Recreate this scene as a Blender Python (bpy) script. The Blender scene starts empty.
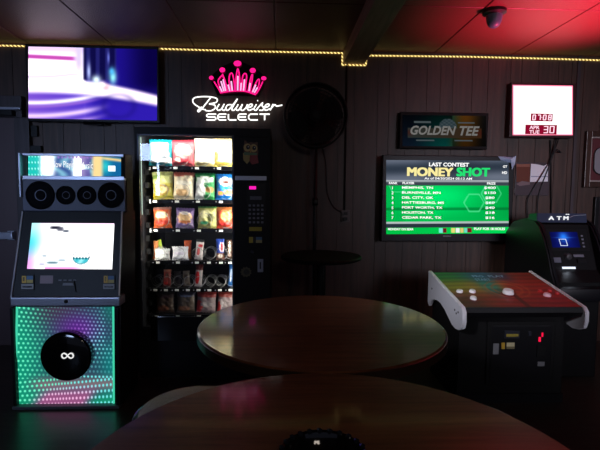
import bpy, bmesh, math, random
from mathutils import Vector, Matrix
random.seed(7)
PI = math.pi
scene = bpy.context.scene
COL = scene.collection

# ------------------------------------------------------------------ camera
EYE = Vector((0, 0, 1.37))
F = 450.0
yaw, pitch, roll = math.atan(19 / F), math.atan(35 / F), math.radians(0.5)
fw = Vector((math.sin(yaw) * math.cos(pitch), math.cos(yaw) * math.cos(pitch), -math.sin(pitch)))
rt0 = Vector((math.cos(yaw), -math.sin(yaw), 0))
up0 = rt0.cross(fw)
rt = rt0 * math.cos(roll) + up0 * math.sin(roll)
up = up0 * math.cos(roll) - rt0 * math.sin(roll)
cam_d = bpy.data.cameras.new('camera')
cam_d.sensor_width = 36
cam_d.lens = F / 600 * 36
cam = bpy.data.objects.new('camera', cam_d)
M = Matrix((rt, up, -fw)).transposed().to_4x4()
M.translation = EYE
cam.matrix_world = M
cam_d.clip_start = 0.02
COL.objects.link(cam)
scene.camera = cam


def P(px, py, Y):
    """world point seen at a pixel on the plane y = Y"""
    d = fw + rt * ((px - 300) / F) + up * ((225 - py) / F)
    return EYE + d * (Y / d.y)


def R(x0, y0, x1, y1, Y):
    a = P(x0, (y0 + y1) / 2, Y).x
    b = P(x1, (y0 + y1) / 2, Y).x
    t = P((x0 + x1) / 2, y0, Y).z
    u = P((x0 + x1) / 2, y1, Y).z
    return a, b, u, t          # X0, X1, Z0, Z1


# ------------------------------------------------------------------ colours and materials
def lin1(c):
    return c / 12.92 if c <= 0.04045 else ((c + 0.055) / 1.055) ** 2.4


def S(r, g, b):
    return (lin1(r / 255), lin1(g / 255), lin1(b / 255))


MATS = {}


def mat(name, col, rough=0.5, metal=0.0, spec=0.5, bump=0.0, bscale=40.0, mottle=0.0, coat=0.0):
    if name in MATS:
        return MATS[name]
    m = bpy.data.materials.new(name)
    m.use_nodes = True
    nt = m.node_tree
    b = nt.nodes['Principled BSDF']
    b.inputs['Base Color'].default_value = (*col, 1)
    b.inputs['Roughness'].default_value = rough
    b.inputs['Metallic'].default_value = metal
    b.inputs['Specular IOR Level'].default_value = spec
    b.inputs['Coat Weight'].default_value = coat
    if bump or mottle:
        tc = nt.nodes.new('ShaderNodeTexCoord')
        n = nt.nodes.new('ShaderNodeTexNoise')
        n.inputs['Scale'].default_value = bscale
        n.inputs['Detail'].default_value = 4
        nt.links.new(tc.outputs['Object'], n.inputs['Vector'])
        if bump:
            bp = nt.nodes.new('ShaderNodeBump')
            bp.inputs['Strength'].default_value = bump
            bp.inputs['Distance'].default_value = 0.01
            nt.links.new(n.outputs['Fac'], bp.inputs['Height'])
            nt.links.new(bp.outputs['Normal'], b.inputs['Normal'])
        if mottle:
            mx = nt.nodes.new('ShaderNodeMix')
            mx.data_type = 'RGBA'
            mx.inputs[6].default_value = (*[c * (1 - mottle) for c in col], 1)
            mx.inputs[7].default_value = (*[min(1, c * (1 + mottle)) for c in col], 1)
            nt.links.new(n.outputs['Fac'], mx.inputs[0])
            nt.links.new(mx.outputs[2], b.inputs['Base Color'])
    MATS[name] = m
    return m


def wood(name, c1, c2, rough=0.4, scale=(30, 30, 2), coat=0.0, bump=0.15, spec=0.5):
    if name in MATS:
        return MATS[name]
    m = bpy.data.materials.new(name)
    m.use_nodes = True
    nt = m.node_tree
    b = nt.nodes['Principled BSDF']
    tc = nt.nodes.new('ShaderNodeTexCoord')
    mp = nt.nodes.new('ShaderNodeMapping')
    mp.inputs['Scale'].default_value = scale
    n = nt.nodes.new('ShaderNodeTexNoise')
    n.inputs['Scale'].default_value = 1.0
    n.inputs['Detail'].default_value = 8
    n.inputs['Roughness'].default_value = 0.65
    n.inputs['Distortion'].default_value = 0.6
    cr = nt.nodes.new('ShaderNodeValToRGB')
    cr.color_ramp.elements[0].position = 0.32
    cr.color_ramp.elements[0].color = (*c1, 1)
    cr.color_ramp.elements[1].position = 0.7
    cr.color_ramp.elements[1].color = (*c2, 1)
    bp = nt.nodes.new('ShaderNodeBump')
    bp.inputs['Strength'].default_value = bump
    bp.inputs['Distance'].default_value = 0.004
    L = nt.links.new
    L(tc.outputs['Object'], mp.inputs['Vector'])
    L(mp.outputs['Vector'], n.inputs['Vector'])
    L(n.outputs['Fac'], cr.inputs['Fac'])
    L(cr.outputs['Color'], b.inputs['Base Color'])
    L(n.outputs['Fac'], bp.inputs['Height'])
    L(bp.outputs['Normal'], b.inputs['Normal'])
    b.inputs['Roughness'].default_value = rough
    b.inputs['Coat Weight'].default_value = coat
    b.inputs['Specular IOR Level'].default_value = spec
    MATS[name] = m
    return m


def emit(name, col, strength=1.0):
    if name in MATS:
        return MATS[name]
    m = bpy.data.materials.new(name)
    m.use_nodes = True
    nt = m.node_tree
    nt.nodes.remove(nt.nodes['Principled BSDF'])
    e = nt.nodes.new('ShaderNodeEmission')
    e.inputs['Color'].default_value = (*col, 1)
    e.inputs['Strength'].default_value = strength
    nt.links.new(e.outputs[0], nt.nodes['Material Output'].inputs['Surface'])
    MATS[name] = m
    return m


def screen_mat(name, strength=1.0):
    """a lit picture: emission coloured by the mesh's printed colours"""
    m = emit(name, (1, 1, 1), strength)
    nt = m.node_tree
    a = nt.nodes.new('ShaderNodeAttribute')
    a.attribute_name = 'Print'
    e = [n for n in nt.nodes if n.type == 'EMISSION'][0]
    nt.links.new(a.outputs['Color'], e.inputs['Color'])
    return m


def print_mat(name, rough=0.4, bump=0.0, coat=0.0, bscale=25):
    m = mat(name, (1, 1, 1), rough, bump=bump, bscale=bscale, coat=coat)
    nt = m.node_tree
    a = nt.nodes.new('ShaderNodeAttribute')
    a.attribute_name = 'Print'
    nt.links.new(a.outputs['Color'], nt.nodes['Principled BSDF'].inputs['Base Color'])
    return m


def glass_mat(name, rough=0.02, tint=(1, 1, 1)):
    m = bpy.data.materials.new(name)
    m.use_nodes = True
    nt = m.node_tree
    nt.nodes.remove(nt.nodes['Principled BSDF'])
    t = nt.nodes.new('ShaderNodeBsdfTransparent')
    t.inputs['Color'].default_value = (*tint, 1)
    g = nt.nodes.new('ShaderNodeBsdfGlossy')
    g.inputs['Roughness'].default_value = rough
    fr = nt.nodes.new('ShaderNodeFresnel')
    fr.inputs['IOR'].default_value = 1.45
    mx = nt.nodes.new('ShaderNodeMixShader')
    nt.links.new(fr.outputs[0], mx.inputs[0])
    nt.links.new(t.outputs[0], mx.inputs[1])
    nt.links.new(g.outputs[0], mx.inputs[2])
    nt.links.new(mx.outputs[0], nt.nodes['Material Output'].inputs['Surface'])
    MATS[name] = m
    return m


BLACK = mat('black_plastic', S(17, 17, 20), 0.42, spec=0.3)
MATTE = mat('matte_black', S(14, 14, 15), 0.65, spec=0.25, bump=0.1, bscale=90)
FANBLK = mat('fan_black', S(8, 8, 8), 0.7)
GLOSS = mat('gloss_black', S(8, 8, 10), 0.08, coat=0.5)
CABINET = mat('powder_coated_black', S(22, 22, 27), 0.6, bump=0.08, bscale=250, spec=0.3)
DGREY = mat('dark_grey_metal', S(60, 62, 72), 0.4, metal=0.6)
SILVER = mat('brushed_silver', S(178, 182, 198), 0.35, metal=0.75)
CHROME = mat('chrome', S(200, 200, 205), 0.15, metal=1.0)
WHITEP = mat('white_plastic', S(215, 215, 222), 0.35)
GREYP = mat('grey_plastic', S(120, 120, 125), 0.5)
WALLWOOD = wood('wall_panelling_wood', S(44, 30, 24), S(80, 56, 46), 0.5, (26, 26, 1.6), bump=0.3)
GROOVE = mat('groove_dark', S(12, 9, 8), 0.8)
TRIMWOOD = wood('trim_wood', S(42, 36, 40), S(72, 62, 68), 0.5, (26, 26, 1.6))
CEILMAT = mat('ceiling_panel_brown', S(92, 50, 42), 0.45, bump=0.35, bscale=120, mottle=0.25)
BEAMMAT = wood('beam_wood', S(128, 96, 80), S(172, 136, 114), 0.6, (30, 2, 30))
TABLEWOOD = wood('table_laminate', S(74, 40, 26), S(116, 70, 46), 0.38, (3.0, 40, 40), coat=0.6, bump=0.02, spec=0.12)
TABLEWOOD.node_tree.nodes['Principled BSDF'].inputs['Coat Roughness'].default_value = 0.09
TABLEEDGE = mat('table_edge', S(48, 34, 26), 0.3, bump=0.05)
FLOORM = wood('floor_planks', S(36, 30, 28), S(64, 54, 48), 0.3, (3, 30, 30), bump=0.2)
PRINT = print_mat('printed_surface', 0.45)
BAGMAT = print_mat('snack_wrapper', 0.28, bump=1.0, bscale=38)
SCREEN = screen_mat('lit_screen', 1.15)
SCREEN2 = screen_mat('lit_signal_screen', 1.0)
SIGNGLOW = screen_mat('unlit_sign_glow', 0.3)  # added glow in place of room light on the unlit sign
GLASS = glass_mat('pane_glass')

# ------------------------------------------------------------------ mesh helpers
BASE = {}


def bm_box(bm, x0, x1, y0, y1, z0, z1, bevel=0.0, seg=2):
    b2 = bmesh.new()
    bmesh.ops.create_cube(b2, size=1)
    for v in b2.verts:
        v.co = Vector(((x0 + x1) / 2 + v.co.x * (x1 - x0), (y0 + y1) / 2 + v.co.y * (y1 - y0), (z0 + z1) / 2 + v.co.z * (z1 - z0)))
    if bevel:
        bmesh.ops.bevel(b2, geom=b2.edges[:], offset=bevel, segments=seg, affect='EDGES', profile=0.6)
    me = bpy.data.meshes.new('t')
    b2.to_mesh(me)
    b2.free()
    bm.from_mesh(me)
    bpy.data.meshes.remove(me)
    return bm


def box(x0, x1, y0, y1, z0, z1, bevel=0.0):
    return bm_box(bmesh.new(), min(x0, x1), max(x0, x1), min(y0, y1), max(y0, y1), min(z0, z1), max(z0, z1), bevel)


def bm_tube(bm, pts, r, seg=8, closed=False):
    pts = [Vector(p) for p in pts]
    n = len(pts)
    rings = []
    prev = None
    for i, p in enumerate(pts):
        a = pts[(i - 1) % n] if (closed or i > 0) else p
        b = pts[(i + 1) % n] if (closed or i < n - 1) else p
        t = (b - a)
        t = t.normalized() if t.length > 1e-9 else Vector((0, 0, 1))
        if prev is None:
            s = Vector((0, 0, 1)) if abs(t.z) < 0.9 else Vector((1, 0, 0))
            nrm = t.cross(s).normalized()
        else:
            nrm = (prev - t * prev.dot(t))
            nrm = nrm.normalized() if nrm.length > 1e-6 else t.orthogonal().normalized()
        prev = nrm
        bi = t.cross(nrm)
        rr = r[i] if isinstance(r, (list, tuple)) else r
        rings.append([bm.verts.new(p + (nrm * math.cos(2 * PI * k / seg) + bi * math.sin(2 * PI * k / seg)) * rr) for k in range(seg)])
    m = n if closed else n - 1
    for i in range(m):
        A, B = rings[i], rings[(i + 1) % n]
        for k in range(seg):
            bm.faces.new((A[k], A[(k + 1) % seg], B[(k + 1) % seg], B[k]))
    if not closed:
        bm.faces.new(rings[0][::-1])
        bm.faces.new(rings[-1])
    return bm


def tube(pts, r, seg=8, closed=False):
    return bm_tube(bmesh.new(), pts, r, seg, closed)


def smooth(pts, n=6, closed=False):
    pts = [Vector(p) for p in pts]
    out = []
    N = len(pts)
    rng = range(N if closed else N - 1)
    g = (lambda i: pts[i % N]) if closed else (lambda i: pts[max(0, min(N - 1, i))])
    for i in rng:
        p0, p1, p2, p3 = g(i - 1), g(i), g(i + 1), g(i + 2)
        for k in range(n):
            t = k / n
            out.append(0.5 * (2 * p1 + (p2 - p0) * t + (2 * p0 - 5 * p1 + 4 * p2 - p3) * t * t + (3 * p1 - p0 - 3 * p2 + p3) * t ** 3))
    if not closed:
        out.append(pts[-1])
    return out


def bm_lathe(bm, prof, c=(0, 0, 0), seg=48, axis='Z'):
    """prof: list of (radius, height); closed at zero radius"""
    c = Vector(c)
    rings = []
    for r, h in prof:
        ring = []
        if r < 1e-6:
            v = Vector((0, 0, h))
            if axis == 'Y':
                v = Vector((0, h, 0))
            ring = [bm.verts.new(c + v)]
        else:
            for k in range(seg):
                a = 2 * PI * k / seg
                v = Vector((r * math.cos(a), r * math.sin(a), h)) if axis == 'Z' else Vector((r * math.cos(a), h, r * math.sin(a)))
                ring.append(bm.verts.new(c + v))
        rings.append(ring)
    for A, B in zip(rings, rings[1:]):
        for k in range(seg):
            k2 = (k + 1) % seg
            if len(A) == 1 and len(B) > 1:
                bm.faces.new((A[0], B[k], B[k2]))
            elif len(B) == 1 and len(A) > 1:
                bm.faces.new((A[k], B[0], A[k2]))
            elif len(A) > 1:
                bm.faces.new((A[k], B[k], B[k2], A[k2]))
    bmesh.ops.recalc_face_normals(bm, faces=bm.faces[:])
    return bm


def lathe(prof, c=(0, 0, 0), seg=48, axis='Z'):
    return bm_lathe(bmesh.new(), prof, c, seg, axis)


def prism(poly, a0, a1, axis='X', bevel=0.0):
    """poly in the plane across the axis. axis X: (y,z); Y: (x,z); Z: (x,y)"""
    bm = bmesh.new()

    def v(p, a):
        return {'X': (a, p[0], p[1]), 'Y': (p[0], a, p[1]), 'Z': (p[0], p[1], a)}[axis]
    A = [bm.verts.new(v(p, a0)) for p in poly]
    B = [bm.verts.new(v(p, a1)) for p in poly]
    n = len(poly)
    bm.faces.new(A[::-1])
    bm.faces.new(B)
    for i in range(n):
        bm.faces.new((A[i], A[(i + 1) % n], B[(i + 1) % n], B[i]))
    bmesh.ops.recalc_face_normals(bm, faces=bm.faces[:])
    if bevel:
        bmesh.ops.bevel(bm, geom=bm.edges[:], offset=bevel, segments=2, affect='EDGES')
    return bm


def link_mesh(name, me, m, parent=None):
    if m:
        me.materials.clear()
        me.materials.append(m)
    o = bpy.data.objects.new(name, me)
    COL.objects.link(o)
    if parent:
        me.transform(Matrix.Translation(-BASE[parent.name]))
        o.parent = parent
        BASE[o.name] = BASE[parent.name]
    else:
        BASE[o.name] = Vector((0, 0, 0))
    return o


def obj(name, bm, m, parent=None, shade=False, angle=35):
    me = bpy.data.meshes.new(name)
    if shade:
        for f in bm.faces:
            f.smooth = True
        for e in bm.edges:
            if len(e.link_faces) == 2 and e.calc_face_angle(0) > math.radians(angle):
                e.smooth = False
    bm.to_mesh(me)
    bm.free()
    return link_mesh(name, me, m, parent)


def tag(o, label, cat, group=None, kind=None):
    if label:
        o['label'] = label
    if cat:
        o['category'] = cat
    if group:
        o['group'] = group
    if kind:
        o['kind'] = kind
    return o


def thing(name, loc, label, cat, group=None):
    o = bpy.data.objects.new(name, None)
    o.location = loc
    o.empty_display_size = 0.1
    COL.objects.link(o)
    BASE[o.name] = Vector(loc)
    return tag(o, label, cat, group)


def struct(name, bm, m, label=None):
    o = obj(name, bm, m)
    o['kind'] = 'structure'
    if label:
        o['label'] = label
    return o


def recentre(o, base):
    """put a one-mesh thing's origin at its base"""
    base = Vector(base)
    o.data.transform(Matrix.Translation(-base))
    o.location = base
    BASE[o.name] = base
    return o


def copy_tree(o, parent=None):
    c = o.copy()
    COL.objects.link(c)
    if parent:
        c.parent = parent
    for ch in list(o.children):
        copy_tree(ch, c)
    return c


class Paint:
    """flat coloured patches collected in one mesh with printed colours"""

    def __init__(self):
        self.v, self.f, self.c = [], [], []

    def poly(self, pts, col):
        i = len(self.v)
        self.v += [tuple(p) for p in pts]
        self.f.append(list(range(i, i + len(pts))))
        self.c.append(col)

    def quad_px(self, x0, y0, x1, y1, Y, col):
        self.poly([P(x0, y1, Y), P(x1, y1, Y), P(x1, y0, Y), P(x0, y0, Y)], col)

    def disc(self, c, rx, rz, col, n=20):
        self.poly([(c[0] + rx * math.cos(2 * PI * k / n), c[1], c[2] + rz * math.sin(2 * PI * k / n)) for k in range(n)], col)

    def build(self, name, m, parent=None):
        me = bpy.data.meshes.new(name)
        me.from_pydata(self.v, [], self.f)
        at = me.color_attributes.new('Print', 'FLOAT_COLOR', 'CORNER')
        for p, c in zip(me.polygons, self.c):
            for li in p.loop_indices:
                at.data[li].color = (*c, 1)
        return link_mesh(name, me, m, parent)


def picture(name, TL, TR, BL, BR, nx, ny, func, m, parent=None, boost=0.0):
    TL, TR, BL, BR = map(Vector, (TL, TR, BL, BR))
    vs, cs = [], []
    for j in range(ny + 1):
        for i in range(nx + 1):
            u, v = i / nx, j / ny
            vs.append((TL * (1 - u) + TR * u) * (1 - v) + (BL * (1 - u) + BR * u) * v)
            c = S(*[max(0, min(255, k)) for k in func(u, v)])
            g = 1 + boost * min(c) ** 1.5          # lit whites are brighter than the film can hold
            cs.append(tuple(k * g for k in c))
    fs = [(j * (nx + 1) + i, (j + 1) * (nx + 1) + i, (j + 1) * (nx + 1) + i + 1, j * (nx + 1) + i + 1) for j in range(ny) for i in range(nx)]
    me = bpy.data.meshes.new(name)
    me.from_pydata(vs, [], fs)
    at = me.color_attributes.new('Print', 'FLOAT_COLOR', 'POINT')
    for k, c in enumerate(cs):
        at.data[k].color = (*c, 1)
    return link_mesh(name, me, m, parent)


def text_bm(bm, s, x0, x1, z0, z1, y, bold=0.0, shear=0.0, ext=0.0008, keep=False):
    """flat lettering facing -Y, stretched to fill the rectangle (keep = keep letter shape, fit the height, centre)"""
    cu = bpy.data.curves.new('t', 'FONT')
    cu.body = s
    cu.offset = bold
    cu.shear = shear
    cu.resolution_u = 3
    o = bpy.data.objects.new('t', cu)
    COL.objects.link(o)
    dg = bpy.context.evaluated_depsgraph_get()
    me = bpy.data.meshes.new_from_object(o.evaluated_get(dg))
    bpy.data.objects.remove(o)
    bpy.data.curves.remove(cu)
    xs = [v.co.x for v in me.vertices]
    ys = [v.co.y for v in me.vertices]
    if not xs:
        return bm
    ax, bx, ay, by = min(xs), max(xs), min(ys), max(ys)
    sx = (x1 - x0) / (bx - ax)
    sz = (z1 - z0) / (by - ay)
    ox = x0
    if keep:
        sx = sz
        ox = (x0 + x1) / 2 - (bx - ax) * sx / 2
    for v in me.vertices:
        v.co = Vector((ox + (v.co.x - ax) * sx, y, z0 + (v.co.y - ay) * sz))
    bm.from_mesh(me)
    bpy.data.meshes.remove(me)
    return bm


def text_bold(bm, s, px0, py0, px1, py1, Y, w=0.4, shear=0.0):
    for dx in (-w, 0, w):
        for dy in (-w * 0.5, w * 0.5):
            text_px(bm, s, px0 + w + dx, py0 + w * 0.5 + dy, px1 - w + dx, py1 - w * 0.5 + dy, Y, 0.0, shear)
    return bm


def text_px(bm, s, px0, py0, px1, py1, Y, bold=0.0, shear=0.0, keep=False):
    x0, x1, z0, z1 = R(px0, py0, px1, py1, Y)
    return text_bm(bm, s, x0, x1, z0, z1, Y, bold, shear, keep=keep)


def mixc(a, b, t):
    t = max(0, min(1, t))
    return tuple(x * (1 - t) + y * t for x, y in zip(a, b))


def sstep(a, b, x):
    t = max(0, min(1, (x - a) / (b - a)))
    return t * t * (3 - 2 * t)


# ================================================================== THE SETTING
W = 3.95          # back wall
CZ = P(281, 49.5, W).z
XL, XR, YB = -3.3, 3.6, -2.5

struct('floor', box(XL, XR, YB, W + 0.1, -0.05, 0), FLOORM)

# back wall: random-width vertical panelling with real grooves
bm = bmesh.new()
x = XL
rw = [0.11, 0.17, 0.14, 0.2, 0.1, 0.15, 0.18, 0.12]
i = 0
while x < XR:
    w = min(rw[i % 8], XR - x)
    bm_box(bm, x + 0.003, x + w - 0.003, W, W + 0.02, 0, CZ)
    x += w
    i += 1
bm_box(bm, XL, XR, W + 0.006, W + 0.1, 0, CZ)
struct('wall_back', bm, WALLWOOD)
struct('wall_left', box(XL - 0.1, XL, YB, W + 0.1, 0, CZ), WALLWOOD)
struct('wall_right', box(XR, XR + 0.1, YB, W + 0.1, 0, CZ), WALLWOOD)
# batten added for the highlight along a wall groove at the right
a, b, _, _ = R(571.5, 140, 574.5, 200, W)
struct('groove_highlight_strip', box(a, b, W - 0.012, W + 0.001, 0, CZ), TRIMWOOD)

# ceiling panels with seams
bm = bmesh.new()
xs = [XL] + [-1.42 + 0.685 * k for k in range(-2, 8) if XL < -1.42 + 0.685 * k < XR] + [XR]
ys = [W + 0.1, 2.98, 1.76, 0.54, -0.68, -1.9, YB]
for a, b in zip(xs, xs[1:]):
    for c, d in zip(ys, ys[1:]):
        bm_box(bm, a + 0.004, b - 0.004, d + 0.004, c - 0.004, CZ, CZ + 0.012, 0.003, 1)
bm_box(bm, XL, XR, YB, W + 0.1, CZ + 0.01, CZ + 0.08)
struct('ceiling', bm, CEILMAT)
# thin battens over two of the seams
bm = bmesh.new()
bm_box(bm, xs[2] - 0.007, xs[2] + 0.007, YB, W, CZ - 0.005, CZ + 0.003)
struct('trim_2', bm, CEILMAT)
bx0, bx1 = P(343.5, 57, W).x, P(364.5, 57, W).x
BZ = P(352, 64, W).z
struct('trim_3', box(bx0, bx1, YB, W, BZ, CZ + 0.003, 0.004), BEAMMAT)

# door at the far left of the back wall
dx1 = P(19, 170, W).x
jx1 = P(32.5, 140, W).x
hz0, hz1 = P(10, 118, W).z, P(10, 97, W).z
struct('door_1', box(dx1 - 0.95, dx1, W - 0.02, W + 0.003, 0, hz0, 0.003), mat('door_paint', S(78, 62, 66), 0.5, bump=0.05, bscale=80))
door = bpy.data.objects['door_1']
a, b, c, d = R(-40, 232, 14, 239, W - 0.05)
bm = box(a, b, W - 0.075, W - 0.04, c, d, 0.006)
bm_box(bm, b - 0.06, b, W - 0.045, W - 0.015, c - 0.01, d + 0.01, 0.004)
obj('push_bar', bm, SILVER, door)
struct('trim_4', box(dx1, jx1, W - 0.05, W + 0.002, 0, hz0, 0.004), TRIMWOOD)
struct('trim_5', box(dx1 - 1.0, P(25.5, 108, W).x, W - 0.06, W + 0.002, hz0, hz1, 0.004), TRIMWOOD)
cl = thing('door_closer', P(4, 110, W - 0.06), 'dark door closer with a silver arm above the far left door', 'door closer')
a, b, c, d = R(-24, 106.8, 20, 109.4, W - 0.1)
obj('arm', box(a, b, W - 0.105, W - 0.09, c, d, 0.003), SILVER, cl)
obj('closer_body', box(a, b - 0.06, W - 0.12, W - 0.055, c - 0.05, c - 0.005, 0.005), BLACK, cl)

# ================================================================== ROPE LIGHT
rp = bpy.data.materials.new('rope_light_glow')
rp.use_nodes = True
nt = rp.node_tree
nt.nodes.remove(nt.nodes['Principled BSDF'])
tc = nt.nodes.new('ShaderNodeTexCoord')
sp = nt.nodes.new('ShaderNodeSeparateXYZ')
nt.links.new(tc.outputs['Object'], sp.inputs[0])
ad = nt.nodes.new('ShaderNodeMath')
ad.operation = 'ADD'
nt.links.new(sp.outputs['X'], ad.inputs[0])
nt.links.new(sp.outputs['Z'], ad.inputs[1])
mu = nt.nodes.new('ShaderNodeMath')
mu.operation = 'MULTIPLY'
mu.inputs[1].default_value = 2 * PI / 0.031
nt.links.new(ad.outputs[0], mu.inputs[0])
si = nt.nodes.new('ShaderNodeMath')
si.operation = 'SINE'
nt.links.new(mu.outputs[0], si.inputs[0])
cr = nt.nodes.new('ShaderNodeValToRGB')
cr.color_ramp.elements[0].position = 0.25
cr.color_ramp.elements[0].color = (*S(112, 84, 30), 1)
cr.color_ramp.elements[1].position = 0.8
cr.color_ramp.elements[1].color = (*S(255, 226, 140), 1)
mr = nt.nodes.new('ShaderNodeMapRange')
mr.inputs[1].default_value = -1
mr.inputs[2].default_value = 1
nt.links.new(si.outputs[0], mr.inputs[0])
nt.links.new(mr.outputs[0], cr.inputs['Fac'])
em = nt.nodes.new('ShaderNodeEmission')
em.inputs['Strength'].default_value = 1.6
nt.links.new(cr.outputs['Color'], em.inputs['Color'])
nt.links.new(em.outputs[0], nt.nodes['Material Output'].inputs['Surface'])
ry = W - 0.012
rz = CZ - 0.018
pts = [(XL + 0.02, ry, rz), (-2.0, ry, rz - 0.004), (-1.2, ry, rz), (-0.4, ry, rz - 0.006), (bx0 - 0.012, ry, rz - 0.004),
       (bx0 - 0.012, ry, BZ - 0.012), (bx1 + 0.012, ry, BZ - 0.012), (bx1 + 0.014, ry, rz - 0.02), (bx1 + 0.05, ry, rz - 0.02),
       (1.6, ry, rz - 0.012), (2.3, ry, rz - 0.014), (XR - 0.02, ry, rz - 0.024)]
dense = []
for p, q in zip(pts, pts[1:]):
    for k in range(10):
        dense.append(Vector(p).lerp(Vector(q), k / 10))
dense.append(Vector(pts[-1]))
o = obj('rope_light', tube(dense, 0.0068, 8), rp, shade=True)
recentre(o, pts[0])
tag(o, 'warm yellow rope light running along the top of the back wall and under the beam', 'rope light')

# ================================================================== TELEVISION ON THE LEFT
YT = W - 0.1
tv = thing('wall_television', P(93, 122, YT), 'large wall television showing a purple and white picture above the jukebox', 'television')
a, b, c, d = R(26.2, 45, 159, 122, YT)
bm = box(a, b, YT, YT + 0.05, c, d, 0.006)
obj('casing', bm, BLACK, tv)
obj('wall_mount', box(a + 0.4, b - 0.4, YT + 0.045, W + 0.002, c + 0.2, d - 0.2), DGREY, tv)
bm = box(a + 0.45, b - 0.45, YT - 0.004, YT + 0.03, c - 0.022, c + 0.004, 0.003)
obj('sensor_strip', bm, GLOSS, tv)


def tv_img(u, v):
    wh = (255, 246, 255)
    # dark blue backdrop, brighter blue record surface below
    col = mixc((26, 14, 130), (8, 2, 62), sstep(0.68, 0.95, u))
    col = mixc(col, (44, 26, 168), sstep(0.45, 0.85, v))
    # pale sheet with a violet bar at the upper left
    if u < 0.47:
        left = mixc((228, 196, 240), wh, sstep(0.02, 0.12, v))
        left = mixc(left, (196, 70, 176), math.exp(-((v - 0.135 - 0.05 * u) / 0.03) ** 4) * sstep(0.40, 0.33, u))
        left = mixc(left, (206, 190, 240), math.exp(-((u - 0.39) / 0.035) ** 2) * sstep(0.45, 0.2, v))
        col = mixc(left, col, sstep(0.425, 0.45, u))
    # record deck: bright sweep from the left, thinning to the right
    if u < 0.55:
        col = mixc(col, mixc((120, 78, 206), (74, 48, 196), u / 0.5), sstep(0.45, 0.6, v) * sstep(0.55, 0.42, u))
    top = 0.38 + 0.05 * u + 0.20 * u * u
    thick = 0.25 - 0.10 * u
    k = sstep(top - 0.02, top + 0.05, v) * sstep(top + thick + 0.05, top + thick - 0.03, v)
    col = mixc(col, mixc(wh, (236, 170, 240), sstep(0.3, 0.95, u) * 0.25), k)
    if v > 0.36 and u < 0.8:
        yc = v + 0.42 * u * u
        for (y0, w0, cc, al) in ((0.42, 0.018, (190, 150, 226), 0.5), (0.60, 0.016, (216, 170, 232), 0.45), (0.78, 0.035, wh, 0.9), (0.835, 0.02, (150, 100, 210), 0.8), (0.965, 0.04, (236, 206, 248), 0.9), (1.09, 0.035, (206, 170, 240), 0.8)):
            a = math.exp(-((yc - y0) / w0) ** 2) * al * sstep(0.66, 0.40, u)
            col = mixc(col, cc, a)
    # dark tone arm block in the middle
    if 0.415 < u < 0.69 and v < 0.47:
        a = sstep(0.415, 0.435, u) * sstep(0.69, 0.67, u) * sstep(0.47, 0.42, v)
        m = mixc((12, 10, 66), (40, 40, 120), sstep(0.4, 0.9, math.sin(u * 85) * 0.5 + 0.5) * 0.7)
        col = mixc(col, m, a)
    for (cu, cv, su, sv, cc) in ((0.525, 0.44, 0.035, 0.06, (225, 252, 255)), (0.655, 0.40, 0.028, 0.10, (150, 240, 255)), (0.645, 0.32, 0.02, 0.05, (80, 190, 250)), (0.60, 0.545, 0.03, 0.045, (250, 176, 190)), (0.467, 0.33, 0.014, 0.12, (176, 190, 245)), (0.57, 0.50, 0.03, 0.04, (255, 240, 240)), (0.62, 0.13, 0.008, 0.08, (110, 120, 220))):
        a = math.exp(-((u - cu) / su) ** 2 - ((v - cv) / sv) ** 2)
        col = mixc(col, cc, a)
    # ring at the record's centre
    r = math.hypot((u - 0.70) / 0.16, (v - 0.80) / 0.22)
    col = mixc(col, (24, 14, 110), 0.3 * math.exp(-((r - 0.75) / 0.16) ** 2) * sstep(0.55, 0.7, v))
    return col


yy = YT - 0.001
picture('screen', P(28.4, 46.5, yy), P(157, 49.4, yy), P(28.4, 118.3, yy), P(157, 120.6, yy), 130, 76, tv_img, SCREEN, tv, 0.5)

# two small wall boxes under the television
a, b, c, d = R(33, 126, 39, 137, W)
o = recentre(obj('junction_box', box(a, b, W - 0.035, W + 0.001, c, d, 0.003), BLACK), ((a + b) / 2, W, c))
tag(o, 'small black wall box under the left corner of the purple television', 'wall box')
a, b, c, d = R(32, 146, 43, 152.5, W)
o = recentre(obj('cable_box', box(a, b, W - 0.04, W + 0.001, c, d, 0.003), BLACK), ((a + b) / 2, W, c))
tag(o, 'flat black wall box peeking out just above the lit jukebox sign', 'wall box')

# ================================================================== JUKEBOX
YJ = 2.76
jx0, jx1_, _, _ = R(12.5, 350, 119.5, 360, YJ)
jb = thing('jukebox', ((jx0 + jx1_) / 2, YJ + 0.2, 0), 'tall black digital jukebox with glowing teal dotted front and bright touch screen', 'jukebox')
YM = 2.87
zlip = P(65, 305, 2.74).z
ztop = P(65, 212, YM).z
zspk = P(70, 178, YM).z
zcap = P(72, 153.5, YM).z
mx0, mx1 = P(20, 180, YM).x, P(125.5, 180, YM).x
# carcass
bm = box(jx0, jx1_, YJ + 0.035, YJ + 0.34, 0.012, zlip - 0.03)
bm2 = prism([(YJ + 0.02, zlip - 0.022), (YJ + 0.34, zlip - 0.032), (YJ + 0.36, ztop), (YM + 0.03, ztop)], jx0 + 0.004, jx1_ - 0.004, 'X')
me = bpy.data.meshes.new('t'); bm2.to_mesh(me); bm2.free(); bm.from_mesh(me)
bm_box(bm, mx0, mx1, YM + 0.02, YM + 0.14, ztop, zspk)
bm_box(bm, mx0, mx1, YM + 0.06, YM + 0.14, zspk, zcap - 0.01)
obj('cabinet', bm, mat('jukebox_black', S(13, 13, 16), 0.7, spec=0.2, bump=0.05, bscale=200), jb)
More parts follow.
